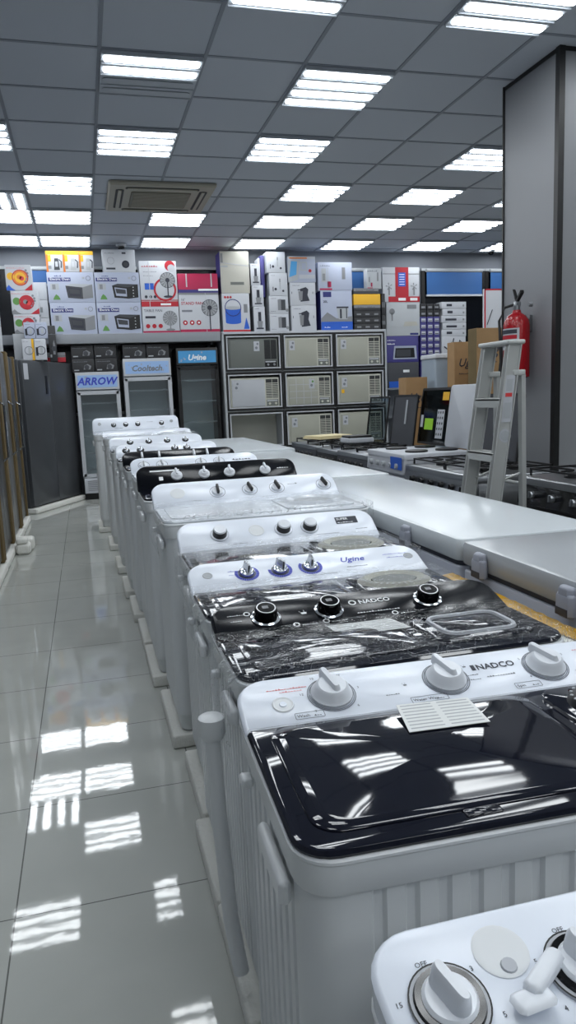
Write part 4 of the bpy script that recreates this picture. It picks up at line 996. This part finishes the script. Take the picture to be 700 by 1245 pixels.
def d_ugine(g, W, H): g.text('Ugine', .19 if W > .5 else .15, 'ink', T(.12*W, H-.32 if H > 1 else .4*H, .001), bold=.01, shear=.3); squig(g, .15*W, H-.42 if H > 1 else .2*H, .2, .001, 'ink', .03)

# ------------------------------------------------------------------ display shelf over the coolers
g = G(); g.box(-1.1, 11.46, 2.31, 2.1, 12.09, 2.45, 'shelf_grey', b=.006)
r = g.obj('display_shelf', label='long grey shelf above the glass-door coolers carrying cartons', cat='shelf')
for x in (-.9, .56, 2.0):
    h = G(); h.box(x-.015, 11.7, 2.28, x+.015, 12.04, 2.31, 'shelf_grey'); h.box(x-.015, 12.03, 2.1, x+.015, 12.06, 2.31, 'shelf_grey'); h.obj('bracket', r)
Yc = 11.56
GS = 'cartons on the grey shelf'; GR = 'cartons on top of the air conditioner rack'; GQ = 'cartons stacked right of the rack'
z = 2.451
carton(-.36, .285, z, 2.905, Yc, .38, 'box_blueish', d_oven(0, 'Electric Oven'), 'pale oven carton with light-coloured oven, bottom left on the shelf', GS)
carton(-.37, .285, 2.906, 3.335, Yc, .38, 'box_blueish', d_oven(0, 'Electric Oven'), 'pale oven carton with light-coloured oven, top of the left oven stack', GS)
carton(.295, .94, z, 2.905, Yc, .38, 'box_blueish', d_oven(1, 'Electric Oven'), 'pale carton picturing a black oven, lower one beside the fan cartons', GS)
carton(.295, .94, 2.906, 3.335, Yc, .38, 'box_blueish', d_oven(1, 'Electric Oven'), 'pale carton picturing a black oven, directly under the white countertop-oven carton', GS)
carton(-.36, -.13, 3.336, 3.63, Yc, .25, 'box_white', d_kettle(1), 'yellow-topped kettle carton with dark kettle, on the left oven stack', GS)
carton(-.125, .095, 3.336, 3.63, Yc, .25, 'box_white', d_kettle(0), 'yellow-topped kettle carton with white kettle, middle of three', GS)
carton(.1, .3, 3.336, 3.63, Yc, .25, 'box_white', d_kettle(0), 'yellow-topped kettle carton with white kettle, right one of three', GS)
carton(.43, .90, 3.336, 3.66, Yc, .3, 'box_white', d_ot, 'white carton picturing a small black round-windowed oven, highest above the shelf', GS)
carton(.95, 1.5, z, 2.925, Yc, .34, 'box_white', d_fan2, 'white table fan carton with red band, under the taller fan carton', GS)
carton(.95, 1.5, 2.926, 3.5, Yc, .34, 'box_white', d_fan1, 'tall white fan carton with red circles and a fan in front', GS)
carton(1.51, 2.12, z, 3.04, Yc, .34, 'box_white', d_fan3, 'white stand fan carton with crimson bottom stripe', GS)
carton(1.51, 2.12, 3.041, 3.32, Yc, .34, 'box_crimson', d_crimson, 'crimson flat carton on top of the stand fan carton', GS)

for k in range(3):
    carton(-.78, -.385, 2.452+k*.25, 2.452+k*.25+.248, Yc+.05, .3, 'box_white', d_smalld if k < 2 else None, 'white carton at the left end of the shelf, %s of its stack' % ['lowest', 'middle', 'top'][k], GS, side='box_lightgrey')

# ------------------------------------------------------------------ display rack of window air conditioners
X0, X1, Zt, Yr = 2.15, 4.8, 2.425, 11.46
xs = [2.15, 3.07, 3.93, 4.8]; zs = [2.425, 1.84, 1.235, .63, .03]
root = empty('display_rack', (2.15, Yr, 0)); tag(root, 'tall white and black display rack holding window air conditioners', 'rack'); Mi = T(-2.15, -Yr, 0)
g = G(); g.M = Mi; g.box(X0-.03, Yr, 0, X0, 12.04, Zt, 'box_lightgrey'); g.box(X1, Yr, 0, X1+.03, 12.04, Zt, 'box_lightgrey'); g.box(X0-.03, 12.0, 0, X1+.03, 12.04, Zt, 'cream'); g.box(X0-.03, Yr, Zt-.015, X1+.03, 12.04, Zt+.02, 'box_white'); g.obj('carcass', root)
for zz in zs[1:]:
    g = G(); g.M = Mi; g.box(X0, Yr+.02, zz-.012, X1, 12.0, zz+.008, 'box_lightgrey'); g.obj('shelf_board', root)
for x in xs[1:3]:
    g = G(); g.M = Mi; g.box(x-.01, Yr+.02, .03, x+.01, 12.0, Zt-.015, 'box_lightgrey'); g.obj('divider', root)
for j in range(4):
    for i in range(3):
        g = G(); g.M = Mi @ frame((0, Yr, 0), (1, 0, 0), (0, 0, 1)); o = rrect(xs[i]+.004, zs[j+1]+.004, xs[i+1]-.004, zs[j]-.018, 0, 1)
        def fr(o1, d, z0, z1, m):
            i1 = inset(o1, d); g.loft([[(x, y, z0) for x, y in o1], [(x, y, z1) for x, y in o1], [(x, y, z1) for x, y in i1], [(x, y, z0) for x, y in i1], [(x, y, z0) for x, y in o1]], m, cap0=False, cap1=False)
        fr(o, .03, -.02, .0, 'black'); fr(inset(o, .03), .018, -.02, .004, 'box_white'); g.obj('frame', root)
def window_ac(i, j, style, label):
    x0, x1 = xs[i]+.062, xs[i+1]-.062; z0 = zs[j+1]+.01; W = x1-x0; H = .495; y = Yr+.035
    root = empty('window_air_conditioner', ((x0+x1)/2, y, z0)); tag(root, label, 'air conditioner', 'window air conditioners in the rack'); M0 = T(-W/2, 0, 0)
    dark = style == 'dark'; fm = 'cream_dark' if dark else 'cream'
    g = G(); g.M = M0; g.box(.01, .05, 0, W-.01, .45, H-.02, 'box_lightgrey', b=.006); g.obj('casing', root)
    g = G(); g.M = M0; g.prism(rrect(0, 0, W, H, .015, 3), 0, .05, fm, frame((0, .05, 0), (1, 0, 0), (0, 0, 1)), c=.01); g.obj('front_frame', root)
    F = M0 @ frame((0, -.001, 0), (1, 0, 0), (0, 0, 1)); xp = W*.70
    g = G(); g.M = F; g.prism(rrect(.03, .05, xp, H-.03, .008, 2), 0, .008, 'cream_dark' if dark else ('box_white' if style == 'plain' else 'cream_panel'), c=.003)
    if style == 'grid':
        for k in range(1, 4): g.box(.03+(xp-.03)*k/4-.004, .055, .008, .03+(xp-.03)*k/4+.004, H-.035, .012, 'box_white')
        for k in range(1, 4): g.box(.035, .05+(H-.08)*k/4-.004, .008, xp-.005, .05+(H-.08)*k/4+.004, .012, 'box_white')
    g.box(.04, .02, .0, xp, .036, .004, 'cream_dark'); g.obj('grille', root)
    g = G(); g.M = F; g.rect(xp+.02, .17, W-.025, H-.03, .001, 'vent_dark')
    for k in range(9): g.box(xp+.022, .18+k*.027, .001, W-.027, .187+k*.027+.004, .008, fm if not dark else 'vent_dark')
    g.box((xp+W)/2-.003, .17, .002, (xp+W)/2+.002, H-.03, .009, fm); g.obj('air_vent', root)
    g = G(); g.M = F; g.rect(xp+.02, .05, W-.025, .15, .001, 'cream_dark' if not dark else 'black'); g.text('~', .03, 'ink', T(xp+.03, .055, .002)); g.rect(xp+.03, .12, W-.04, .14, .002, 'box_white'); g.obj('control_panel', root)
    kk = G(); kk.lathe([(.02, 0), (.018, .014), (0, .015)], fm if not dark else 'box_grey', n=14, cap1=False)
    for q in (.3, .72): kk.obj('knob', root, mw=F @ T(xp+(W-xp)*q, .085, .002))
    g = G(); g.M = F; sx = .08 if (i, j) != (0, 0) and style != 'grid' else xp-.13
    g.rect(sx-.02, H-.2, sx+.07, H-.05, .0095+.004, 'box_white'); g.flat(circ(sx+.02, H-.15, .022, 12), .014+.001, 'ink_grey'); g.flat(circ(sx+.04, H-.09, .018, 12), .015, 'box_green' if style == 'grid' else 'ink_grey')
    if style == 'plastic': g.rect(sx-.03, .2, sx+.02, .26, .0145, 'box_yellow')
    g.obj('energy_sticker', root)
window_ac(0, 0, 'dark', 'dark grey-fronted window air conditioner in the top left cell of the rack')
window_ac(1, 0, 'std', 'cream window air conditioner in the top middle cell of the rack')
window_ac(2, 0, 'std', 'cream window air conditioner in the top right cell of the rack')
window_ac(0, 1, 'plain', 'white plain-fronted window air conditioner in the second row, left cell')
window_ac(1, 1, 'grid', 'window air conditioner with square grid grille in the centre of the rack')
window_ac(2, 1, 'plastic', 'window air conditioner with yellow mark, in the second row, right cell')
window_ac(1, 2, 'std', 'window air conditioner in the third row, middle cell, partly behind the cookers')
window_ac(2, 2, 'std', 'window air conditioner in the third row, right cell, behind the open glass lid')
z = 2.446
carton(2.17, 2.6, z, 3.03, Yc, .36, 'box_white', d_drum, 'carton picturing a blue and white drum, at the left end of the rack', GR)
carton(2.17, 2.62, 3.031, 3.65, Yc, .36, 'box_beige', d_cream, 'large greyish beige carton at the top left above the rack', GR, side='box_purple')
carton(2.66, 2.84, z, 2.83, Yc, .3, 'box_white', d_chop, 'narrow white chopper carton, lowest of three', GR, side='box_grey')
carton(2.65, 2.83, 2.831, 3.15, Yc, .3, 'box_white', d_chop, 'narrow white chopper carton, middle of three', GR, side='box_grey')
carton(2.64, 2.79, 3.151, 3.47, Yc, .3, 'box_white', d_chop, 'narrow white chopper carton, topmost of three', GR, side='box_grey')
carton(2.915, 3.225, z, 2.715, Yc, .3, 'box_white', d_fryer, 'white carton picturing a dark upright appliance, lowest in its stack', GR, side='box_lightgrey')
carton(2.915, 3.225, 2.716, 2.985, Yc, .3, 'box_white', d_fryer, 'white carton picturing a dark upright appliance, second from below', GR, side='box_lightgrey')
carton(2.93, 3.225, 2.986, 3.335, Yc, .3, 'box_white', d_stick, 'white hand-blender carton, second from the top of the stack', GR, side='box_lightgrey')
carton(2.9, 3.2, 3.336, 3.65, Yc, .3, 'box_white', d_stick, 'white hand-blender carton at the very top of the stack', GR, side='box_lightgrey')
carton(2.83, 2.885, 2.986, 3.61, Yc+.1, .3, 'box_purple', None, 'thin blue-violet carton standing between the chopper and blender stacks', GR).rotation_euler = (0, 0, 0)
carton(2.8, 2.828, 3.2, 3.58, Yc+.14, .25, 'box_white', None, 'thin white carton standing left of the blue-violet one', GR)
carton(3.27, 3.68, z, 2.84, Yc, .33, 'box_white', d_mixer, 'white carton picturing a dark stand mixer, lower one', GR)
carton(3.26, 3.68, 2.841, 3.19, Yc, .33, 'box_white', d_mixer, 'white carton picturing a dark stand mixer, upper one', GR)
carton(3.24, 3.69, 3.191, 3.585, Yc, .33, 'box_blueish', d_picture, 'carton with a bluish photo print and orange heading', GR)
carton(3.76, 4.29, z, 3.065, Yc, .36, 'box_blueish', d_pot, 'large carton with blue bottom band picturing a glass pot', GR, side='box_navy')
carton(3.73, 4.3, 3.066, 3.5, Yc, .36, 'box_blueish', d_press, 'large pale carton on top of the blue-banded one', GR)
for k, (a, b2, l) in enumerate(((2.446, 2.545, 'lowest'), (2.546, 2.645, 'second from below'), (2.646, 2.745, 'third from below'))):
    carton(4.32, 4.78, a, b2, Yc, .3, 'box_black', d_dark3, 'flat black carton in the stack under the yellow one, '+l, GR)
carton(4.32, 4.78, 2.746, 2.84, Yc, .3, 'box_black', d_darktop, 'flat black carton with grey upper half directly under the yellow one', GR)
carton(4.32, 4.78, 2.841, 3.01, Yc, .3, 'box_yellow', None, 'flat bright yellow carton above the rack', GR)
carton(4.32, 4.75, 3.011, 3.1, Yc, .3, 'box_darkgrey', d_darktop, 'flat dark grey carton on the yellow one', GR)
carton(4.59, 4.845, 3.101, 3.42, Yc+.1, .14, 'box_lightgrey', d_press, 'pale carton leaning beside the red and white carton', GR)
# ------------------------------------------------------------------ stacks right of the rack
g = G()
for x in (4.86, 6.5): g.box(x, 11.66, 0, x+.04, 12.03, 1.5, 'shelf_grey')
for zz in (.1, .55, 1.0, 1.47): g.box(4.86, 11.66, zz, 6.54, 12.03, zz+.03, 'shelf_grey')
g.box(4.86, 12.0, 0, 6.54, 12.03, 1.5, 'shelf_grey')
g.obj('storage_shelf', label='low grey storage shelf under the cartons right of the rack', cat='shelf')
Yq = 11.68
carton(4.93, 5.5, 1.501, 1.915, Yq, .33, 'box_darkgrey', d_rg, 'dark grey carton with blue corner, under the violet microwave carton', GQ)
carton(4.92, 5.5, 1.916, 2.35, Yq, .33, 'box_purple', d_micro, 'violet microwave carton right of the rack', GQ)
carton(4.93, 5.53, 2.351, 2.895, Yq, .33, 'box_lightgrey', d_jug, 'grey-white carton with appliance prints above the violet one', GQ)
carton(4.875, 5.53, 2.896, 3.45, Yq, .28, 'box_white', d_redfan, 'red and white fan carton in front of the blue blind', GQ)
carton(4.81, 4.87, 2.446, 2.68, Yq-.1, .2, 'box_black', d_dark3, 'narrow black carton with round print beside the rack stack, lower', GQ)
carton(4.81, 4.87, 2.681, 3.02, Yq-.1, .2, 'box_black', d_dark3, 'narrow black carton beside the yellow one, upper', GQ)
SM = 'small dark cartons stacked in three columns'
cols = [5.54, 5.665, 5.785]; first_s = None
names = ['left', 'middle', 'right']
nr = 13; h = .104
for c in range(3):
    for k in range(nr):
        zz = 1.501+k*(h+.001); dk = k >= nr-2
        l = 'small dark carton %s in the stack of small cartons, %s column' % ('with grey print near the top' if dk else 'with white label, number %d up' % (k+1), names[c])
        ordn = ['top', 'second', 'third', 'fourth', 'fifth', 'sixth', 'seventh', 'eighth', 'ninth', 'tenth', 'eleventh', 'twelfth', 'lowest'][nr-1-k]
        lab = ('small dark blue carton with white label, %s column, %s from the top' if not dk else 'small black carton, %s column of the small-carton stack, %s one') % (names[c], ordn)
        if k == 0 and c == 0: first_s = carton(cols[c], cols[c]+.11, zz, zz+h, Yq, .3, 'box_purple', d_small, lab, SM); continue
        if dk:
            if k == nr-2 and c == 0: fd = carton(cols[c], cols[c]+.11, zz, zz+h, Yq, .3, 'box_black', d_smalld, lab, 'small black cartons topping the stack'); continue
            o = fd.copy()
        else: o = first_s.copy()
        COL.objects.link(o); o.location = (cols[c], Yq, zz); o['label'] = lab
for k in range(5):
    carton(5.93+(.02 if k % 2 else 0), 6.39, 2.325+k*.114, 2.325+k*.114+.112, Yq, .33, 'box_white', d_flat(k in (1, 2)), 'flat white carton, %s of the five stacked before the dark window' % ['lowest', 'second from below', 'middle one', 'second from the top', 'topmost'][k], GQ)
carton(5.93, 6.38, 1.501, 1.99, Yq, .33, 'box_white', None, 'plain white carton at the bottom of the flat-carton stack', GQ)
carton(5.93, 6.38, 1.991, 2.324, Yq, .33, 'box_white', d_scrib, 'white carton with black scribble drawing', GQ)
# tall things in front of them
g = G(); g.prism(rrect(0, 0, .62, .45, .03, 4), .03, 1.87, 'fridge_blue', c=.01); r = g.obj('refrigerator', label='blue-grey single-door fridge with white top standing behind the cookers', cat='fridge'); r.location = (4.72, 9.5, 0)
h = G(); h.prism(rrect(-.01, -.02, .63, .46, .03, 4), 1.871, 1.93, 'box_white', c=.015); h.obj('top_cover', r); h = G(); h.box(.52, -.02, 1.58, .56, -.001, 1.66, 'box_lightgrey', b=.004); h.obj('handle', r); h = G(); h.box(.02, .02, 0, .6, .43, .03, 'black'); h.obj('base', r)
GC = 'brown refrigerator cartons behind the cookers'
carton(4.28, 4.6, .0, 1.62, 9.5, .25, 'cardboard', d_ugine, 'small-fronted brown carton left of the blue-grey fridge', GC)
carton(4.76, 5.2, .0, 2.05, 9.02, .2, 'cardboard', d_ugine, 'brown carton with blue-black lettering right of the blue-grey fridge', GC)
carton(4.74, 5.42, .0, 2.17, 8.4, .22, 'cardboard', d_ugine, 'largest brown carton, standing behind the top of the ladder', GC, side='cardboard_edge')
g = G(); g.box(0, 0, 0, .75, .05, 2.78, 'box_white', b=.006)
for a in ((0, -.002, 0, .02, 0, 2.78), (0, -.002, 2.76, .75, 0, 2.78)): g.box(*a, 'box_red')
g.tube([(.04, -.006, 2.3), (.12, -.006, 2.5)], .006, 'ink', n=4); o = g.obj('whiteboard', label='tall white panel edged in red behind the brown cartons', cat='panel'); o.location = (5.28, 9.33, 0)
o.location = (5.42, 9.4, 0)

# ------------------------------------------------------------------ glass-door coolers
def cooler(x0, x1, H, frame_m, head, text, tm, label, y=11.5, dark=False):
    W = x1-x0; root = empty('display_cooler', (x0, y, 0)); tag(root, label, 'display cooler', 'glass-door coolers along the back wall')
    g = G(); t = .04; D = .52
    g.box(0, .04, .1, t, D, H, frame_m); g.box(W-t, .04, .1, W, D, H, frame_m); g.box(0, D-.03, .1, W, D, H, frame_m); g.box(0, .04, H-.04, W, D, H, frame_m); g.box(0, .04, .1, W, D, .32, frame_m); g.box(t, D-.035, .32, W-t, D-.03, H-.04, 'cooler_in' if not dark else 'box_lightgrey')
    g.box(.02, .06, 0, W-.02, D-.02, .1, 'black'); g.obj('cabinet', root)
    g = G(); hh = .33 if dark else .26; g.box(0, 0, H-hh, W, .04, H, frame_m, b=.006); hd = g.obj('header', root)
    g = G(); g.M = frame((0, -.001, 0), (1, 0, 0), (0, 0, 1)); g.rect(.03, H-hh+(.02 if dark else .035), W-.03, H-(.03 if dark else .045), .0012, head, r=.05 if dark else 0)
    for k in range(0 if dark else 9):
        a = rnd.random(); g.flat(circ(.06+a*(W-.12), H-hh+.06+rnd.random()*(hh-.13), .008+.01*rnd.random(), 10), .0016, 'box_blueish' if not dark else 'sky_decal')
    g.text(text, (.15 if tm == 'ink_blue' else .12) if not dark else .2, tm, T(W/2, H-hh+(.075 if not dark else .1), .002), cx=True, bold=0 if dark else .03, shear=.25); g.obj('sign', hd)
    g = G(); z0, z1 = .34, H-hh-.015; o = rrect(.0, z0, W, z1, .01, 2); i1 = inset(o, .055); F = frame((0, 0, 0), (1, 0, 0), (0, 0, 1))
    g.loft([[(x, y2, -.036) for x, y2 in o], [(x, y2, 0) for x, y2 in o], [(x, y2, 0) for x, y2 in i1], [(x, y2, -.036) for x, y2 in i1], [(x, y2, -.036) for x, y2 in o]], frame_m, F, cap0=False, cap1=False); d = g.obj('door', root)
    g = G(); g.rect(.055, z0+.055, W-.055, z1-.055, -.018, 'cooler_pane', F); g.obj('glass_pane', d)
    g = G(); g.box(W-.04, -.03, 1.0, W-.02, 0, 1.35, frame_m, b=.006); g.obj('handle', d)
    for k in range(5):
        g = G(); zz = .45+k*(H-hh-.55)/4.4
        for q in range(12): g.box(t+.01+q*(W-2*t-.02)/11-.003, .09, zz, t+.01+q*(W-2*t-.02)/11+.003, D-.05, zz+.006, 'box_lightgrey')
        g.box(t, .085, zz-.01, W-t, .095, zz+.012, 'box_lightgrey'); g.obj('wire_shelf', root)
    g = G(); g.box(.01, .0, .1, W-.01, .04, .33, frame_m, b=.004)
    for k in range(6): g.box(.06, -.004, .14+k*.028, W-.06, 0, .15+k*.028, 'box_grey')
    g.obj('vent_panel', root)
    if dark:
        g = G(); g.M = F
        for k in range(6):
            a = k*PI/3; g.flat([(W*.42, z1-.2), (W*.42+.11*math.cos(a), z1-.2+.11*math.sin(a)), (W*.42+.11*math.cos(a+.5), z1-.2+.11*math.sin(a+.5))], -.012, 'box_grey')
        g.ringflat(circ(W*.42, z1-.2, .13, 24), .01, -.012, 'box_grey'); g.obj('round_sticker', d)
        g = G(); g.box(W*.5-.006, -.006, H-hh, W*.5+.006, -.003, H+.002, 'box_white'); g.box(-.012, -.01, H, W+.012, .05, H+.02, 'box_beige', b=.003); g.box(-.012, -.01, H-.12, .0, .03, H, 'box_beige'); g.box(W, -.01, H-.12, W+.012, .03, H, 'box_beige'); g.obj('packing_strip', root)
        for x in (-.03, W+.006):
            g = G(); g.box(x, -.01, .02, x+.022, .05, H-.14, 'cardboard_edge'); g.obj('cardboard_corner', root)
cooler(-.09, .54, 1.9, 'box_white', 'sign_blue', 'ARROW', 'ink_blue', 'white glass-door cooler with blue capital letters on its sign, leftmost')
cooler(.61, 1.32, 2.08, 'box_white', 'sign_blue', 'Cooltech', 'ink_grey', 'white glass-door cooler with grey script on a pale blue sign, middle one')
cooler(1.41, 2.05, 2.22, 'black', 'sky_decal', 'Ugine', 'ink_white', 'black glass-door cooler with a bright blue sign')
GB = 'black cartons above the coolers'
def blk(x0, x1, z0, z1, l): carton(x0, x1, z0, z1, 11.53, .3, 'box_black', d_black, l, GB)
blk(-.12, .2, 1.901, 2.1, 'black carton on the first white cooler, lower left'); blk(.21, .53, 1.901, 2.1, 'black carton on the first white cooler, lower right')
blk(-.12, .2, 2.101, 2.3, 'black carton on the first white cooler, upper left'); blk(.21, .53, 2.101, 2.3, 'black carton on the first white cooler, upper right')
blk(.62, .96, 2.081, 2.29, 'black carton on the middle cooler, left one'); blk(.97, 1.31, 2.081, 2.29, 'black carton on the middle cooler, right one')

# ------------------------------------------------------------------ fridges on the left
def fridge(x, y, W, D, H, m, label, rz, doors=2, handle='recess', edge=True, foam=True, water=False):
    """local front faces -y; x along the front"""
    root = empty('refrigerator', (x, y, 0), rz); tag(root, label, 'fridge', 'fridges along the left side')
    g = G(); g.box(0, .06, .06, W, D, H, m, b=.006); g.obj('body', root)
    if foam: g = G(); g.box(-.02, -.04, 0, W+.02, D, .075, 'foam', b=.015); g.obj('foam_base', root)
    ws = [0, W*.5, W] if doors == 2 else [0, W]
    for k in range(doors):
        g = G(); g.prism(rrect(ws[k]+.004, .1, ws[k+1]-.004, H-.01, .01, 3), 0, .052, m, frame((0, .056, 0), (1, 0, 0), (0, 0, 1)), c=.006); d = g.obj('door', root)
        if handle == 'recess' and k == 0:
            h = G(); h.box(ws[k+1]-.12, -.002, H*.78, ws[k+1]-.07, .004, H*.9, 'black'); h.obj('handle_recess', d)
        if handle == 'bar': h = G(); h.tube([(W*.9, .0, H*.45), (W*.9, -.05, H*.47), (W*.9, -.05, H*.72), (W*.9, 0, H*.74)], .012, 'chrome'); h.obj('handle', d)
    if water: g = G(); g.rect(.03, H-.26, .14, H-.05, .0, 'box_white', frame((0, -.0015, 0), (1, 0, 0), (0, 0, 1))); g.obj('energy_sticker', root)
    if edge:
        for xx in (-.012, W-.035):
            g = G(); g.box(xx, -.02, .08, xx+.05, .03, H+.01, 'cardboard_edge', b=.004); g.obj('cardboard_corner', root)
    return root
fridge(-.74, 10.4, 1.38, .7, 2.05, 'fridge_dark', 'dark grey two-door fridge at the far end of the aisle, beside the coolers', math.atan2(1.25, .63), edge=False, water=True)
fridge(-.80, 8.92, .84, .75, 2.03, 'fridge_dark', 'dark fridge next to the far two-door fridge, on the left', PI/2, handle='bar')
fridge(-.80, 7.9, .9, .75, 2.03, 'fridge_silver', 'grey fridge with cardboard corner posts, third from the far end on the left', PI/2, handle='bar')
fridge(-.80, 6.95, .88, .75, 2.03, 'fridge_dark', 'dark fridge with brown corner posts by the white foam block on the left', PI/2, handle='bar')
fridge(-.80, 5.95, .92, .75, 2.03, 'fridge_silver', 'silver fridge at the left edge of the picture, nearest the viewer', PI/2, handle='bar')
# white foam block on the floor
g = G(); g.box(0, 0, 0, .13, .2, .1, 'foam', b=.02); g.box(.01, .2, 0, .15, .42, .12, 'foam', b=.02); g.box(0, .01, .1, .11, .19, .16, 'foam', b=.02)
o = g.obj('foam_block', label='crumpled white foam block on the floor beside the left fridges', cat='packing foam'); o.location = (-.75, 7.55, 0)
# cartons on top of the left fridges
GL = 'cartons on top of the left fridges'
def at(Y, x0, x1, z0, z1, d, base, draw, label, side=None, name='carton'):
    k = Y/10.2; carton(x0*k, x1*k, 1.44+(z0-1.44)*k, 1.44+(z1-1.44)*k, Y, d, base, draw, label, GL, side)
zb = 1.44+(2.055-1.44)/(11/10.2)
at(11, -.80, -.47, zb, 2.355, .3, 'box_lightgrey', None, 'plain pale carton under the food-processor cartons on the left fridge')
at(11, -.77, -.46, 2.357, 2.595, .3, 'box_white', d_food('r'), 'white carton with red food picture, lowest of the three', side='box_lightgrey')
at(11, -.78, -.45, 2.597, 2.885, .3, 'box_white', d_food('r'), 'white carton with red food picture and red corner, middle of the three', side='box_lightgrey')
at(11, -.82, -.51, 2.887, 3.2, .3, 'box_white', d_food('y'), 'white carton with orange food picture and blue corner, topmost of the three', side='box_lightgrey')
zc = 1.44+(2.055-1.44)/(10.8/10.2)
at(10.8, -.70, -.555, zc, 2.29, .15, 'box_white', d_toaster(0), 'small white and yellow carton with toaster print, lower left')
at(10.8, -.55, -.41, zc, 2.29, .15, 'box_white', d_toaster(1), 'small white carton with black ring print, lower right')
at(10.8, -.66, -.525, 2.292, 2.495, .15, 'box_blueish', d_toaster(1), 'small pale carton with black handle print, upper left')
at(10.8, -.52, -.38, 2.292, 2.495, .15, 'box_blueish', d_toaster(1), 'small pale carton with black ring print, upper right')
zd = 1.44+(2.055-1.44)/(11.48/10.2)
at(11.48, -.41, -.18, zd, 2.11, .25, 'box_red', d_darktop, 'small red carton on the corner of the dark two-door fridge')
at(11.3, -.37, -.28, 1.44+(2.055-1.44)/(11.3/10.2), 2.45, .14, 'box_black', d_black, 'narrow black carton behind the toaster cartons')
for k in range(3):
    carton(-1.5, -.88, 2.035+k*.36, 2.035+k*.36+.358, 9.05, .62, 'box_lightgrey', d_food('r') if k > 1 else None, 'pale carton stacked on the left fridge row, %s' % ['lowest', 'middle', 'topmost'][k], GL, side='box_white')
